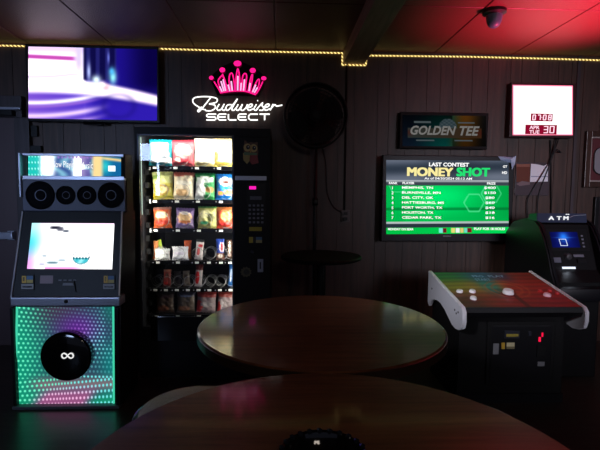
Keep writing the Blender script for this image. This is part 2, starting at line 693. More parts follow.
# speaker panel
bm = box(mx0 + 0.01, mx1 - 0.005, YM, YM + 0.025, ztop + 0.005, zspk - 0.01, 0.004)
obj('speaker_panel', bm, mat('slate_grey_panel', S(72, 76, 96), 0.5), jb)
for (cx, r) in ((40.5, 13.8), (66, 9.2), (87, 9.2), (111, 12.6)):
    c = P(cx, 195.2, YM)
    rr = r / F * YM
    sp_ = obj('speaker', lathe([(rr, 0.002), (rr, -0.006), (rr * 0.92, -0.01), (rr * 0.86, -0.004), (rr * 0.8, 0.0), (0, 0.006)], (c.x, YM - 0.002, c.z), 40, 'Y'), mat('speaker_cloth', S(14, 14, 18), 0.9, spec=0.1), jb, True)
    obj('speaker_cone', lathe([(rr * 0.78, -0.004), (rr * 0.35, 0.004), (rr * 0.3, -0.005), (0, -0.009)], (c.x, YM - 0.003, c.z), 40, 'Y'), mat('speaker_cloth', S(14, 14, 18), 0.9, spec=0.1), sp_, True)
# marquee
bm = box(mx0 + 0.02, mx1 - 0.004, YM + 0.0, YM + 0.07, zcap - 0.016, zcap, 0.003)
obj('top_rail', bm, SILVER, jb)
za, zb = P(72, 180, YM).z, P(72, 176, YM).z
obj('middle_rail', box(mx0 + 0.02, mx1 - 0.002, YM - 0.012, YM + 0.06, za, zb, 0.003), SILVER, jb)
for s, (q0, q1) in enumerate(((20, 21.6), (124.6, 126))):
    a = P(q0, 165, YM).x
    b = P(q1, 165, YM).x
    obj('side_rail', box(a, b, YM - 0.02, YM + 0.12, zspk if s else zspk - 0.12, zcap, 0.002), SILVER if not s else bpy.data.materials['jukebox_black'], jb)


def marquee(u, v):
    n = 0.5 + 0.5 * math.sin(u * 37 + 3 * math.sin(v * 5))
    col = mixc((120, 175, 200), (60, 90, 150), n)
    col = mixc((30, 190, 180), col, sstep(0.08, 0.24, u))
    if u < 0.15:
        g = max(0, math.sin(u * 190)) * max(0, math.sin(v * 22 + 0.5))
        col = mixc(col, (190, 255, 245), g)
    if u > 0.63:
        col = mixc(col, (16, 96, 150), sstep(0.66, 0.8, u))
        col = mixc(col, (40, 190, 200), math.exp(-((u - 0.83) / 0.06) ** 2 - ((v - 0.5) / 0.35) ** 2))
        col = mixc(col, (235, 200, 130), math.exp(-((v - 0.1 - 0.5 * (u - 0.75)) / 0.07) ** 2) * sstep(0.72, 0.85, u))
        if 0.86 < u < 0.935 and 0.48 < v < 0.72:
            col = (235, 255, 255)
    for (cu, su, cc) in ((0.205, 0.085, (255, 255, 255)), (0.545, 0.075, (255, 255, 255)), (0.745, 0.06, (240, 205, 140))):
        k = math.exp(-(((u - cu) / su) ** 4)) * (1 if cu > 0.3 else math.exp(-((v - 0.4) / 0.62) ** 6))
        col = mixc(col, cc, k)
    if 0.57 < u < 0.66 and (v < 0.42 or v > 0.65):
        col = mixc(col, (110, 90, 160), 0.75)
    if v < 0.16 and 0.3 < u < 0.7:
        col = mixc(col, (150, 110, 190), 0.5 + 0.5 * math.sin(u * 160))
    return col


mq = picture('marquee_screen', P(28.2, 155, YM + 0.03), P(121, 155.6, YM + 0.03), P(28.2, 177, YM + 0.03), P(121, 177, YM + 0.03), 120, 24, marquee, SCREEN, jb, 0.8)
for t, q in (('Now Playing', (52, 161, 76.5, 169.5)), ('Music', (80, 162, 93, 168.5))):
    obj('marquee_lettering', text_px(bmesh.new(), t, *q, YM + 0.026), emit('lit_white', (1, 1, 1), 1.1), mq)


# slanted screen console
def slab(px, py, lift=0.0):
    """point on the slanted console plane seen at a pixel"""
    A = Vector((0, 2.72, zlip))
    B = Vector((0, YM - 0.005, ztop))
    n = Vector((1, 0, 0)).cross(B - A).normalized()
    if n.y > 0:
        n = -n
    d = fw + rt * ((px - 300) / F) + up * ((225 - py) / F)
    t = ((A + n * lift) - EYE).dot(n) / d.dot(n)
    return EYE + d * t


def slab_quad(bm, px, depth=0.012, lift=0.0):
    q = [slab(x, y, lift) for x, y in px]
    A = Vector((0, 2.72, zlip)); B = Vector((0, YM - 0.005, ztop))
    n = Vector((1, 0, 0)).cross(B - A).normalized()
    if n.y > 0:
        n = -n
    f = [bm.verts.new(p) for p in q]
    g = [bm.verts.new(p - n * depth) for p in q]
    bm.faces.new(f); bm.faces.new(g[::-1])
    k = len(q)
    for i in range(k):
        bm.faces.new((f[i], g[i], g[(i + 1) % k], f[(i + 1) % k]))
    bmesh.ops.recalc_face_normals(bm, faces=bm.faces[:])
    return bm


obj('console', slab_quad(bmesh.new(), [(23, 211.5), (121.5, 211.5), (118.5, 298), (11.5, 298)], 0.04), BLACK, jb)
bm = bm_tube(bmesh.new(), [slab(22.5, 211.5, 0.004), slab(11, 299, 0.004)], 0.006)
obj('console_edge', bm, SILVER, jb)
bm = bm_tube(bmesh.new(), [slab(122, 211.5, 0.004), slab(119, 299, 0.004)], 0.006)
obj('console_edge', bm, SILVER, jb)
obj('upper_edge', tube([slab(22.5, 211.3, 0.004), slab(122, 211.6, 0.004)], 0.004), DGREY, jb)


def juke_img(u, v):
    col = (255, 255, 255)
    left = mixc((70, 225, 235), (232, 150, 230), sstep(0.35, 0.95, v - u * 0.3))
    left = mixc(left, (205, 240, 250), sstep(0.5, 0.05, v) * 0.8)
    col = mixc(left, col, sstep(0.02, 0.24, u + 0.06 * v))
    if u > 0.2 and u < 0.75 and v > 0.90:
        col = mixc(col, (240, 150, 215), sstep(0.9, 1.0, v) * sstep(0.75, 0.5, u))
    if v < 0.06 and u > 0.1:
        col = mixc(col, (235, 170, 230), 0.5 * sstep(0.06, 0, v))
    # slanted white bag outline with dark marks
    for (cu, cv, w, h, cc, al) in ((0.285, 0.10, 0.06, 0.035, (20, 20, 40), 0.95), (0.35, 0.13, 0.04, 0.05, (60, 60, 80), 0.8), (0.42, 0.175, 0.035, 0.03, (50, 60, 80), 0.8), (0.19, 0.72, 0.03, 0.02, (90, 120, 140), 0.7), (0.29, 0.865, 0.07, 0.03, (70, 110, 130), 0.8), (0.40, 0.81, 0.05, 0.025, (110, 140, 160), 0.7), (0.17, 0.9, 0.04, 0.03, (150, 150, 180), 0.7), (0.90, 0.88, 0.008, 0.03, (140, 120, 110), 0.7)):
        k = math.exp(-((u - cu) / w) ** 4 - ((v - cv) / h) ** 4) * al
        col = mixc(col, cc, k)
    if 0.14 < u < 0.155 + 0.02 * (1 - v) and 0.1 < v < 0.85:
        col = mixc(col, (200, 200, 220), 0.5)
    # round teal bowl
    du, dv = (u - 0.625) / 0.105, (v - 0.74) / 0.165
    r = math.hypot(du, dv)
    if r < 1:
        if dv > 0.15:
            col = mixc((60, 190, 205), (150, 230, 235), 0.5 + 0.5 * math.sin(du * 6 + dv * 3))
        if 0.05 < dv < 0.35 and abs(math.sin(du * 9)) > 0.5:
            col = (30, 110, 125)
        if r > 0.86:
            col = mixc(col, (120, 130, 140), 0.55)
    return col


picture('touch_screen', slab(32, 223, 0.002), slab(114.3, 223.4, 0.002), slab(27, 268.8, 0.002), slab(112, 269.2, 0.002), 110, 60, juke_img, SCREEN, jb, 0.7)
# card readers, bill slot, label
for x0, x1 in ((20.5, 34), (102.5, 115)):
    rd = obj('card_reader', slab_quad(bmesh.new(), [(x0 + .6, 275), (x1 - .3, 275), (x1, 290), (x0, 290)], 0.01, 0.008), BLACK, jb)
    pt = Paint()
    w = (x1 - x0)
    def sq(a, b, c, d, col):
        pt.poly([slab(x0 + a * w, d, 0.0095), slab(x0 + b * w, d, 0.0095), slab(x0 + b * w, c, 0.0095), slab(x0 + a * w, c, 0.0095)], S(*col))
    sq(.10, .42, 275.8, 283, (225, 180, 60)); sq(.45, .92, 275.8, 279.5, (70, 110, 150)); sq(.45, .92, 279.7, 283, (190, 170, 80))
    sq(.17, .3, 277, 281.5, (60, 50, 30))
    sq(.05, .95, 284, 289, (150, 150, 150)); sq(.15, .85, 286, 287.6, (20, 20, 20))
    pt.build('reader_sticker', PRINT, rd)
obj('instruction_label', slab_quad(bmesh.new(), [(40.3, 275.5), (53, 275.5), (52.7, 283.5), (39.8, 283.5)], 0.004, 0.003), mat('faded_pink_label', S(150, 130, 135), 0.5), jb)
bs = obj('bill_slot', slab_quad(bmesh.new(), [(62.5, 281), (73.5, 281), (75.5, 292), (60.5, 292)], 0.012, 0.012), BLACK, jb)
obj('slot_lip', slab_quad(bmesh.new(), [(63, 283), (73, 283), (73.6, 285.5), (62.4, 285.5)], 0.003, 0.014), GREYP, bs)
bm = bmesh.new()
for k in range(4):
    slab_quad(bm, [(58.5 + k * 5, 279.6), (61.5 + k * 5, 279.6), (61.4 + k * 5, 280.8), (58.4 + k * 5, 280.8)], 0.001, 0.0015)
obj('slot_icons', bm, GREYP, jb)
# silver lip with lock
x0, x1, z0, z1 = R(10, 297.5, 119.8, 306.5, 2.70)
obj('front_lip', box(x0, x1, 2.70, 2.80, z0, z1, 0.008), SILVER, jb)
c = P(66, 301.5, 2.70)
obj('lock', lathe([(0, -0.008), (0.009, -0.008), (0.011, 0), (0.011, 0.004)], c, 20, 'Y'), BLACK, jb)


def led(u, v):
    # base glow colours
    base = mixc((16, 150, 118), (40, 70, 90), sstep(0.0, 0.5, u))
    base = mixc(base, (62, 55, 72), math.exp(-((u - 0.42) / 0.3) ** 2 - ((v - 0.02) / 0.22) ** 2))
    base = mixc(base, (84, 40, 130), math.exp(-((u - 0.62) / 0.22) ** 2 - ((v - 0.22) / 0.14) ** 2))
    base = mixc(base, (20, 120, 120), sstep(0.75, 1.0, u) * sstep(0.2, 0.6, v))
    base = mixc(base, (24, 110, 100), sstep(0.8, 1.0, u) * sstep(0.3, 0, v))
    base = mixc(base, (120, 110, 116), math.exp(-((v - 0.78) / 0.07) ** 2) * sstep(0.05, 0.3, u))
    pink = sstep(0.75, 0.9, v) * sstep(0.12, 0.34, u + (v - 0.9)) * sstep(0.1, 0.28, 1 - u - (v - 0.85) * 0.6)
    base = mixc(base, (150, 84, 130), pink)
    base = mixc(base, (20, 150, 110), sstep(0.8, 1.0, v) * (1 - pink))
    # lamp dots in staggered rows, smaller towards the middle
    rows = 23.0
    vv = v + 0.10 * u * math.sin(v * PI) - (0.12 * u if v < 0.72 else 0)
    cols = 21.0 + 5 * sstep(0.2, 0.6, u)
    y = vv * rows
    x = u * cols + (0.5 if int(math.floor(y)) % 2 else 0)
    fx, fy = x - math.floor(x) - 0.5, y - math.floor(y) - 0.5
    d = math.hypot(fx, fy)
    amp = 1.0
    if v < 0.7:
        amp = 0.25 + 0.75 * max(sstep(0.45, 0.0, u), 0.9 * math.exp(-((v - 0.36 + 0.38 * (u - 0.75)) / 0.24) ** 2) * sstep(0.45, 0.75, u))
        amp *= 0.35 if (u > 0.9 and v < 0.4) else 1
    dot = sstep(0.36, 0.16, d) * amp
    dc = mixc((110, 255, 205), (120, 240, 240), sstep(0.3, 0.7, u))
    dc = mixc(dc, (215, 120, 255), math.exp(-((u - 0.6) / 0.22) ** 2 - ((v - 0.24) / 0.14) ** 2))
    dc = mixc(dc, (255, 190, 235), pink)
    return mixc(base, dc, dot)


yp = YJ + 0.03
picture('light_panel', P(17, 305, yp), P(114.3, 305, yp), P(15.2, 407, yp), P(114.6, 405.5, yp), 230, 230, led, SCREEN2, jb)
obj('panel_edge_strip', tube([P(113.2, 306, yp - 0.004), P(113.8, 404, yp - 0.004)], 0.006), emit('teal_strip', S(70, 225, 180), 0.9), jb)
obj('panel_edge_strip', tube([P(17, 306, yp - 0.004), P(15.4, 406, yp - 0.004)], 0.006), emit('teal_strip', S(70, 225, 180), 0.9), jb)
for (q0, q1) in ((11.5, 14.6), (115.2, 119.5)):
    a = P(q0, 360, YJ).x; b = P(q1, 360, YJ).x
    obj('corner_post', box(a, b, YJ, YJ + 0.06, 0.02, zlip - 0.024, 0.004), BLACK, jb)
bm = tube([P(120.2, 306, YJ + 0.02), P(119.4, 411, YJ + 0.02)], 0.006)
obj('chrome_rail', bm, CHROME, jb)
obj('chrome_rail', tube([P(127, 214, YJ + 0.25), P(126.5, 400, YJ + 0.25)], 0.007), CHROME, jb)
obj('side_light_strip', tube([P(122.8, 312, YJ + 0.16), P(122.4, 400, YJ + 0.16)], 0.003), emit('violet_strip', S(80, 90, 150), 0.35), jb)
x0, x1, z0, z1 = R(12, 406.5, 119, 413, YJ - 0.01)
obj('plinth', box(x0, x1, YJ - 0.01, YJ + 0.3, 0.0, z1, 0.004), mat('plinth_grey', S(92, 98, 108), 0.4), jb)
c = P(66, 356.5, YJ - 0.03)
rr = 25.3 / F * (YJ - 0.03)
sd = obj('subwoofer_dome', lathe([(rr * 0.98, 0.055), (rr, 0.02), (rr, 0.0), (rr * 0.96, -0.008), (rr * 0.9, -0.012), (rr * 0.5, -0.02), (0, -0.024)], c, 64, 'Y'), GLOSS, jb, True)
pts = []
cc = P(67.2, 356, YJ - 0.06)
for k in range(48):
    t = 2 * PI * k / 48
    s = 0.034 / (1 + math.sin(t) ** 2)
    pts.append((cc.x + s * math.cos(t), YJ - 0.056, cc.z + 1.25 * s * math.sin(t) * math.cos(t)))
obj('infinity_emblem', tube(pts, 0.0042, 6, True), emit('white_emblem', (1, 1, 1), 0.85), sd)

# ================================================================== VENDING MACHINE
YV = 3.2
vx0, vx1 = P(135.5, 200, YV).x, P(270.3, 200, YV).x
vz = P(200, 127.5, YV).z
VB = YV + 0.72
vm = thing('vending_machine', ((vx0 + vx1) / 2, YV + 0.36, 0), 'black snack vending machine with a lit glass front under the neon sign', 'vending machine')
ix0, ix1 = P(139.8, 200, YV).x, P(235.5, 200, YV).x
wz0, wz1 = P(186, 327.5, YV).z, P(186, 136, YV).z
bm = bmesh.new()
bm_box(bm, vx0, ix0 - 0.004, YV + 0.035, VB, 0.0, vz)              # left side
bm_box(bm, ix1 + 0.004, vx1, YV + 0.035, VB, 0.0, vz)              # right, behind the control column
bm_box(bm, ix0 - 0.004, ix1 + 0.004, YV + 0.035, VB, vz - 0.012, vz)
bm_box(bm, ix0 - 0.004, ix1 + 0.004, YV + 0.035, VB, 0.0, wz0 - 0.02)
bm_box(bm, ix0 - 0.004, ix1 + 0.004, VB - 0.03, VB, wz0 - 0.02, vz - 0.012)
obj('cabinet', bm, CABINET, vm)
dxr = P(232.6, 230, YV).x
bm = bmesh.new()
bm_box(bm, vx0, vx1, YV, YV + 0.034, wz1, vz, 0.004)               # header
bm_box(bm, vx0, ix0, YV, YV + 0.034, 0.06, wz1 + 0.002, 0.003)     # left stile
bm_box(bm, ix0 - 0.002, dxr, YV, YV + 0.034, 0.06, wz0, 0.003)     # lower door panel
obj('door', bm, CABINET, vm)
bm = bmesh.new()
e = 0.011
bm_box(bm, ix0 - e, ix0 + 0.001, YV - 0.006, YV + 0.03, wz0 - e, wz1 + e, 0.002)
bm_box(bm, dxr - 0.002, dxr + e, YV - 0.006, YV + 0.03, wz0 - e, wz1 + e, 0.002)
bm_box(bm, ix0 - e, dxr + e, YV - 0.006, YV + 0.03, wz1, wz1 + e, 0.002)
bm_box(bm, ix0 - e, dxr + e, YV - 0.006, YV + 0.03, wz0 - e, wz0, 0.002)
obj('window_trim', bm, DGREY, vm)
obj('window_glass', box(ix0, dxr, YV + 0.012, YV + 0.016, wz0, wz1), GLASS, vm)
bm = box(dxr + e, vx1, YV - 0.004, YV + 0.034, 0.06, wz1 + 0.001, 0.004)
ctl = obj('control_column', bm, CABINET, vm)
obj('delivery_flap', box(ix0 + 0.06, dxr - 0.06, YV - 0.008, YV + 0.002, 0.28, 0.46, 0.004), GLOSS, vm)
obj('kick_plate', box(vx0 + 0.01, vx1 - 0.01, YV + 0.02, YV + 0.03, 0.0, 0.06), MATTE, vm)
# lamps inside, plus a painted glint on the left edge
TUBEL = emit('cool_white_tube', S(255, 252, 235), 8)
EDGEGLINT = emit('edge_glint_glow', S(225, 255, 235), 1.0)
obj('tube_and_glint', tube([(ix0 + 0.02, YV + 0.052, wz1 + 0.022), (ix1 - 0.03, YV + 0.052, wz1 + 0.022)], 0.009, 10), TUBEL, vm)
obj('tube_and_glint', tube([(ix0 + 0.006, YV + 0.03, wz1 - 0.01), (ix0 + 0.006, YV + 0.03, P(140, 215, YV).z)], 0.0022, 8), EDGEGLINT, vm)  # glowing strip in place of the reflection on the frame edge
ld = bpy.data.lights.new('vending_lamp', 'AREA')
ld.shape = 'RECTANGLE'
ld.size, ld.size_y = 0.6, 0.05
ld.energy = 3.5
ld.color = (1.0, 0.98, 0.88)
lo = bpy.data.objects.new('vending_lamp', ld)
lo.location = ((ix0 + dxr) / 2, YV + 0.05, wz1 + 0.008)
lo.rotation_euler = (math.radians(30), 0, 0)
COL.objects.link(lo)
lo.parent = vm
lo.location = Vector(lo.location) - Vector(vm.location)
# hidden fill strips added to brighten the snack shelves, stronger towards the top
for nm, xx, yr, zs, en in (('shelf_fill', ix1 - 0.012, 40, (wz0 + 0.55, wz1 - 0.02), 4.4), ('shelf_fill', ix1 - 0.012, 40, (wz0 + 0.02, wz0 + 0.5), 0.8), ('shelf_fill', ix0 + 0.012, -40, (wz0 + 0.5, wz1 - 0.25), 1.8)):
    ld = bpy.data.lights.new(nm, 'AREA')
    ld.shape = 'RECTANGLE'
    ld.size, ld.size_y = 0.02, zs[1] - zs[0]
    ld.energy = en
    ld.color = (1.0, 0.97, 0.86)
    lo = bpy.data.objects.new(nm, ld)
    COL.objects.link(lo)
    lo.parent = vm
    lo.location = Vector((xx, YV + 0.05, (zs[0] + zs[1]) / 2)) - Vector(vm.location)
    lo.rotation_euler = (math.radians(90), 0, math.radians(yr))

YS = YV + 0.12     # shelf fronts
CAPTAG = mat('white_price_tag', S(225, 225, 220), 0.5)
WIRE = mat('coil_wire', S(165, 165, 165), 0.3, metal=0.9)
rail_rows = [168, 201.5, 230.5, 262.5, 290, 316.5]
lanes = {0: [155, 175.5, 197, 219], 1: [155, 177, 198, 221], 2: [156, 178, 199, 221],
         3: [158, 178, 197, 209, 221, 230], 4: [155.5, 166, 177, 188, 198.5, 209.5, 220, 230.5], 5: [157, 178, 199, 221]}
coilr = {0: 8.5, 1: 7.5, 2: 7.5, 3: 6, 4: 5.2, 5: 0}
SHELF_Z = []
for r, py in enumerate(rail_rows):
    z = P(186, py - 1.5, YS).z
    SHELF_Z.append(z)
    sh = obj('shelf', box(ix0 + 0.03, ix1 - 0.004, YS + 0.006, VB - 0.04, z - 0.006, z), MATTE, vm)
    obj('front_rail', box(ix0 + 0.03, ix1 - 0.004, YS - 0.002, YS + 0.006, z - 0.026, z + 0.003, 0.002), GLOSS, sh)
    for lx in lanes[r]:
        tx = P(lx, py, YS).x
        obj('price_tag', box(tx - 0.014, tx + 0.014, YS - 0.005, YS - 0.002, z - 0.019, z - 0.004), CAPTAG, sh)
        obj('lane_button', lathe([(0, -0.006), (0.005, -0.006), (0.005, 0.0)], (tx - 0.034, YS - 0.002, z - 0.012), 10, 'Y'), GREYP, sh)
        cr_ = coilr[r] / F * YS
        if cr_:
            off = 0.055 if r < 3 else 0.0
            pts = []
            turns = 3
            for k in range(turns * 20 + 1):
                t = 2 * PI * k / 20 - PI / 2
                pts.append((tx + 0.0 + cr_ * math.cos(t) + off * 0.6, YS + 0.012 + 0.045 * k / 20, z + cr_ + 0.006 + cr_ * math.sin(t)))
            obj('coil', tube(pts, 0.0019, 5), WIRE, sh, True)
# dark lever column at the left inside
bm = bmesh.new()
for k in range(13):
    zz = wz0 + 0.05 + k * (wz1 - wz0 - 0.2) / 12
    bm_box(bm, ix0 + 0.004, ix0 + 0.03, YS - 0.01 + 0.01 * (k % 2), YS + 0.05, zz - 0.02, zz + 0.02, 0.003)
obj('rack_bracket', bm, mat('rack_black', S(10, 10, 11), 0.8, spec=0.1), vm)

# control column details
def plate(name, q, m, parent, t=0.004, Y=YV - 0.004, bevel=0.0012):
    a, b, c, d = R(*q, Y)
    return obj(name, box(a, b, Y - t, Y + 0.001, c, d, bevel), m, parent)


pl = plate('trim_plate', (235, 176, 266.5, 180.3), SILVER, vm, 0.003)
kp = plate('keypad', (247, 183, 266, 226), BLACK, vm, 0.004)
YK = YV - 0.008
plate('led_display', (249.3, 186.2, 256, 189.4), emit('magenta_led', S(255, 30, 180), 1.1), kp, 0.0015, YK)
plate('bill_window', (250, 196.3, 261.5, 199.8), mat('grey_lcd', S(95, 98, 112), 0.3), kp, 0.0015, YK)
for j in range(5):
    for i in range(4):
        cx, cy = 249.8 + i * 4.15, 205.5 + j * 4.2
        plate('key', (cx - 1.2, cy - 1.0, cx + 1.2, cy + 1.0), mat('grey_key', S(120, 122, 135), 0.45), kp, 0.003, YK, 0.0008)
plate('notice_sticker', (249.2, 227, 261.8, 231), mat('yellow_sticker', S(190, 175, 50), 0.5), vm, 0.001)
pt = Paint()
for (q, c) in (((249, 237, 253, 242.8), (200, 180, 60)), ((253, 237, 256, 242.8), (40, 40, 40)), ((256, 237, 262, 240), (90, 130, 170)), ((256, 240, 262, 242.8), (180, 175, 120))):
    pt.quad_px(*q, YV - 0.0055, S(*c))
pt.build('card_sticker', PRINT, vm)
c = P(252.3, 251.5, YV - 0.004)
obj('lock', lathe([(0, -0.012), (0.011, -0.012), (0.013, 0.0)], c, 20, 'Y'), DGREY, vm)
cs = plate('coin_slot', (257.6, 259, 263.2, 272), SILVER, vm, 0.006)
plate('coin_opening', (259.6, 262, 261, 269), BLACK, cs, 0.001, YV - 0.0098)
pt = Paint()
cc = P(246, 272, YV - 0.0052)
pts = []
for k in range(22):
    t = 2 * PI * k / 22
    r = (0.042 if k % 2 else 0.033)
    pts.append((cc.x + r * math.cos(t), cc.y, cc.z + r * 0.95 * math.sin(t)))
pt.poly(pts, S(96, 90, 66))
pt.disc((cc.x + 0.004, cc.y - 0.0003, cc.z), 0.022, 0.02, S(60, 58, 50))
pt.build('round_sticker', PRINT, vm)
# owl sticker
pt = Paint()
Yo = YV - 0.0052
SC = F / Yo
def od(px, py, rx, rz, col, k=0):
    c = P(px, py, Yo - 0.0002 * k)
    pt.disc((c.x, c.y, c.z), rx / SC, rz / SC, S(*col), 24)
od(251, 152, 7.2, 9.5, (96, 62, 34))
pt.poly([P(x, y, Yo - 0.0001) for x, y in ((243.6, 147), (244.6, 140), (248, 143), (253, 143), (257.6, 142), (257.6, 148))], S(96, 62, 34))
pt.poly([P(x, y, Yo - 0.0003) for x, y in ((243, 153), (250.5, 155), (249.5, 161), (247, 164), (243.3, 160))], S(170, 150, 80))
pt.poly([P(x, y, Yo - 0.0003) for x, y in ((249.5, 154.5), (257, 154), (258.6, 163), (252, 164.5), (249.5, 161))], S(150, 36, 44))
pt.poly([P(x, y, Yo - 0.0004) for x, y in ((244, 152), (257, 153), (257, 155.2), (244, 155))], S(96, 130, 88))
for ex in (247.4, 253.6):
    od(ex, 147.6 if ex < 250 else 148.2, 3.7, 3.9, (196, 168, 96), 3)
    od(ex + .6, 147.2 if ex < 250 else 148, 1.9, 2.1, (14, 12, 12), 4)
    od(ex + 1.0, 146.7 if ex < 250 else 147.5, 0.5, 0.5, (220, 220, 200), 5)
pt.poly([P(x, y, Yo - 0.001) for x, y in ((249.6, 150.6), (251.6, 150.6), (250.6, 153.2))], S(200, 150, 60))
pt.build('owl_sticker', PRINT, vm)

# ------------------------------------------------------------------ snacks
def bag_mesh(w, h, d, design, nx=16, ny=20):
    """sealed pillow packet standing on z=0, facing -Y; design(u,v)->sRGB, v from the top"""
    vs, cs = [], []
    for side in (-1, 1):
        for j in range(ny + 1):
            for i in range(nx + 1):
                u, v = i / nx, j / ny
                prof = max(0, min(1, min(v / 0.1 - 0.55, (1 - v) / 0.1 - 0.55, 1))) ** 0.6
                th = d / 2 * prof * (math.sin(PI * min(1, max(0, u))) ** 0.55)
                th *= 1 + 0.16 * math.sin(u * 13 + v * 9 + 2 * math.sin(v * 7)) + 0.08 * math.sin(v * 23 - u * 17)
                edge = 0.045 * w * math.sin(PI * v) * (1 if u > 0.5 else -1) * abs(2 * u - 1) ** 3
                zz = h * (1 - v) + (0.004 * math.sin(u * 60) if j in (0, ny) else 0)
                vs.append((w * (u - 0.5) - edge * 1.0, side * (th + 0.001), zz))
                cs.append(S(*design(u, v)))
    n = (nx + 1) * (ny + 1)
    fs = []
    for s in (0, 1):
        for j in range(ny):
            for i in range(nx):
                a = s * n + j * (nx + 1) + i
                q = (a, a + nx + 1, a + nx + 2, a + 1)
                fs.append(q if s == 0 else q[::-1])
    for j in range(ny):
        for i in (0, nx):
            a = j * (nx + 1) + i
            fs.append((a, a + n, a + n + nx + 1, a + nx + 1))
    for i in range(nx):
        for j in (0, ny):
            a = j * (nx + 1) + i
            fs.append((a, a + 1, a + n + 1, a + n))
    me = bpy.data.meshes.new('packet')
    me.from_pydata(vs, [], fs)
    at = me.color_attributes.new('Print', 'FLOAT_COLOR', 'POINT')
    for k, c in enumerate(cs):
        at.data[k].color = (*c, 1)
    for p in me.polygons:
        p.use_smooth = True
    me.materials.append(BAGMAT)
    return me


def ell(u, v, cu, cv, ru, rv):
    return math.hypot((u - cu) / ru, (v - cv) / rv) < 1


def D(main, top=None, bot=None, patch=None, pcol=None, spots=()):
    def f(u, v):
        c = main
        if top and v < top[0]:
            c = top[1]
        if bot and v > bot[0]:
            c = bot[1]
        if patch and ell(u, v, *patch):
            c = pcol
        for (e, k) in spots:
            if ell(u, v, *e):
                c = k
        return c
    return f


def snack(name, cx, py_top, wpx, row, d, design, label, cat, group, tilt=0, dy=0.0):
    Yb = YS + 0.06 + dy
    z = SHELF_Z[row] + 0.002
    top = P(cx, py_top, Yb).z
    base = P(cx, rail_rows[row] - 3, Yb)
    me = bag_mesh(wpx / F * Yb, top - z, d, design)
    me.name = name
    o = bpy.data.objects.new(name, me)
    COL.objects.link(o)
    o.location = (base.x, Yb, z)
    o.rotation_euler = (math.radians(-3), math.radians(tilt), math.radians(tilt * 0.6))
    return tag(o, label, cat, group)


G1, G2, G3 = 'crisp bags on the top vending shelf', 'snack bags on the second vending shelf', 'snack bags on the third vending shelf'
snack('crisp_bag', 160.5, 139.5, 23, 0, 0.07, D((244, 246, 246), (0.14, (30, 170, 190)), (0.86, (30, 170, 190)), spots=(((0.02, .6, .12, .5), (30, 170, 190)), ((.98, .3, .12, .4), (30, 170, 190)), ((.65, .68, .2, .05), (120, 130, 140)))), 'white crisp bag with teal ends, leftmost on the top vending shelf', 'snack', G1, 1)
snack('crisp_bag', 183.5, 140, 23, 0, 0.07, D((216, 96, 104), (0.1, (190, 60, 76)), None, (.5, .42, .38, .24), (236, 170, 160), (((.55, .8, .25, .1), (190, 40, 56)), ((.3, .75, .12, .08), (250, 230, 220)))), 'pink and red crisp bag on the top vending shelf beside the teal-ended bag', 'snack', G1, -1)
snack('crisp_bag', 204.5, 138.5, 21, 0, 0.07, D((252, 246, 226), None, (0.88, (246, 226, 150)), (.5, .55, .3, .2), (255, 252, 240)), 'plain cream crisp bag, third on the top vending shelf', 'snack', G1, 1)
snack('crisp_bag', 224.5, 138.5, 21, 0, 0.07, D((252, 240, 190), (0.08, (240, 220, 150)), (0.8, (240, 215, 100)), (.08, .65, .14, .2), (176, 150, 70)), 'pale yellow crisp bag with gold side, rightmost on the top vending shelf', 'snack', G1, 0)
snack('snack_bag', 163.5, 171.5, 21, 1, 0.065, D((206, 196, 84), (0.42, (220, 226, 150)), None, (.5, .66, .34, .2), (150, 120, 50), (((.2, .2, .3, .06), (120, 150, 70)), ((.5, .66, .22, .13), (214, 190, 130)), ((.1, .8, .2, .2), (190, 170, 40)))), 'yellow and green snack bag, leftmost on the second vending shelf', 'snack', G2, -2)
snack('snack_bag', 183.5, 172, 21, 1, 0.065, D((238, 222, 190), (0.2, (190, 96, 80)), None, (.5, .4, .4, .1), (248, 240, 220), (((.45, .75, .3, .14), (210, 170, 120)), ((.7, .22, .4, .08), (238, 222, 190)))), 'cream snack bag with a red top on the second vending shelf', 'snack', G2, 2)
snack('snack_bag', 205, 173, 20, 1, 0.065, D((40, 140, 76), (0.1, (20, 110, 56)), None, (.5, .25, .42, .12), (240, 250, 240), (((.22, .68, .3, .42), (245, 248, 244)), ((.75, .62, .2, .12), (170, 120, 60)))), 'green snack bag with a white front on the second vending shelf', 'snack', G2, 1)
snack('snack_bag', 225, 174, 19, 1, 0.065, D((24, 110, 190), None, None, (.55, .3, .38, .16), (230, 225, 226), (((.55, .33, .2, .06), (110, 60, 50)), ((.7, .72, .22, .12), (226, 160, 70)), ((.3, .75, .14, .1), (210, 140, 60)))), 'bright blue cookie bag, rightmost on the second vending shelf', 'snack', G2, 0)
snack('snack_bag', 163, 207, 18.5, 2, 0.065, D((214, 96, 50), (0.12, (170, 120, 110)), None, (.5, .38, .36, .16), (240, 210, 170), (((.5, .72, .4, .12), (190, 50, 34)),)), 'orange snack bag with a cream band, leftmost on the third vending shelf', 'snack', G3, -2)
snack('snack_bag', 185, 208, 18.5, 2, 0.065, D((120, 96, 150), None, (0.85, (150, 130, 180)), (.5, .45, .4, .25), (220, 180, 130), (((.5, .68, .35, .08), (190, 110, 60)), ((.5, .25, .3, .06), (240, 230, 220)))), 'purple snack bag with a tan front on the third vending shelf', 'snack', G3, 2)
snack('snack_bag', 207.5, 206.5, 19.5, 2, 0.065, D((176, 172, 104), (0.08, (70, 130, 70)), None, (.4, .35, .3, .2), (226, 222, 170), (((.7, .5, .2, .2), (110, 112, 66)), ((.35, .75, .25, .07), (50, 130, 90)))), 'crinkled gold and green snack bag on the third vending shelf', 'snack', G3, 1)
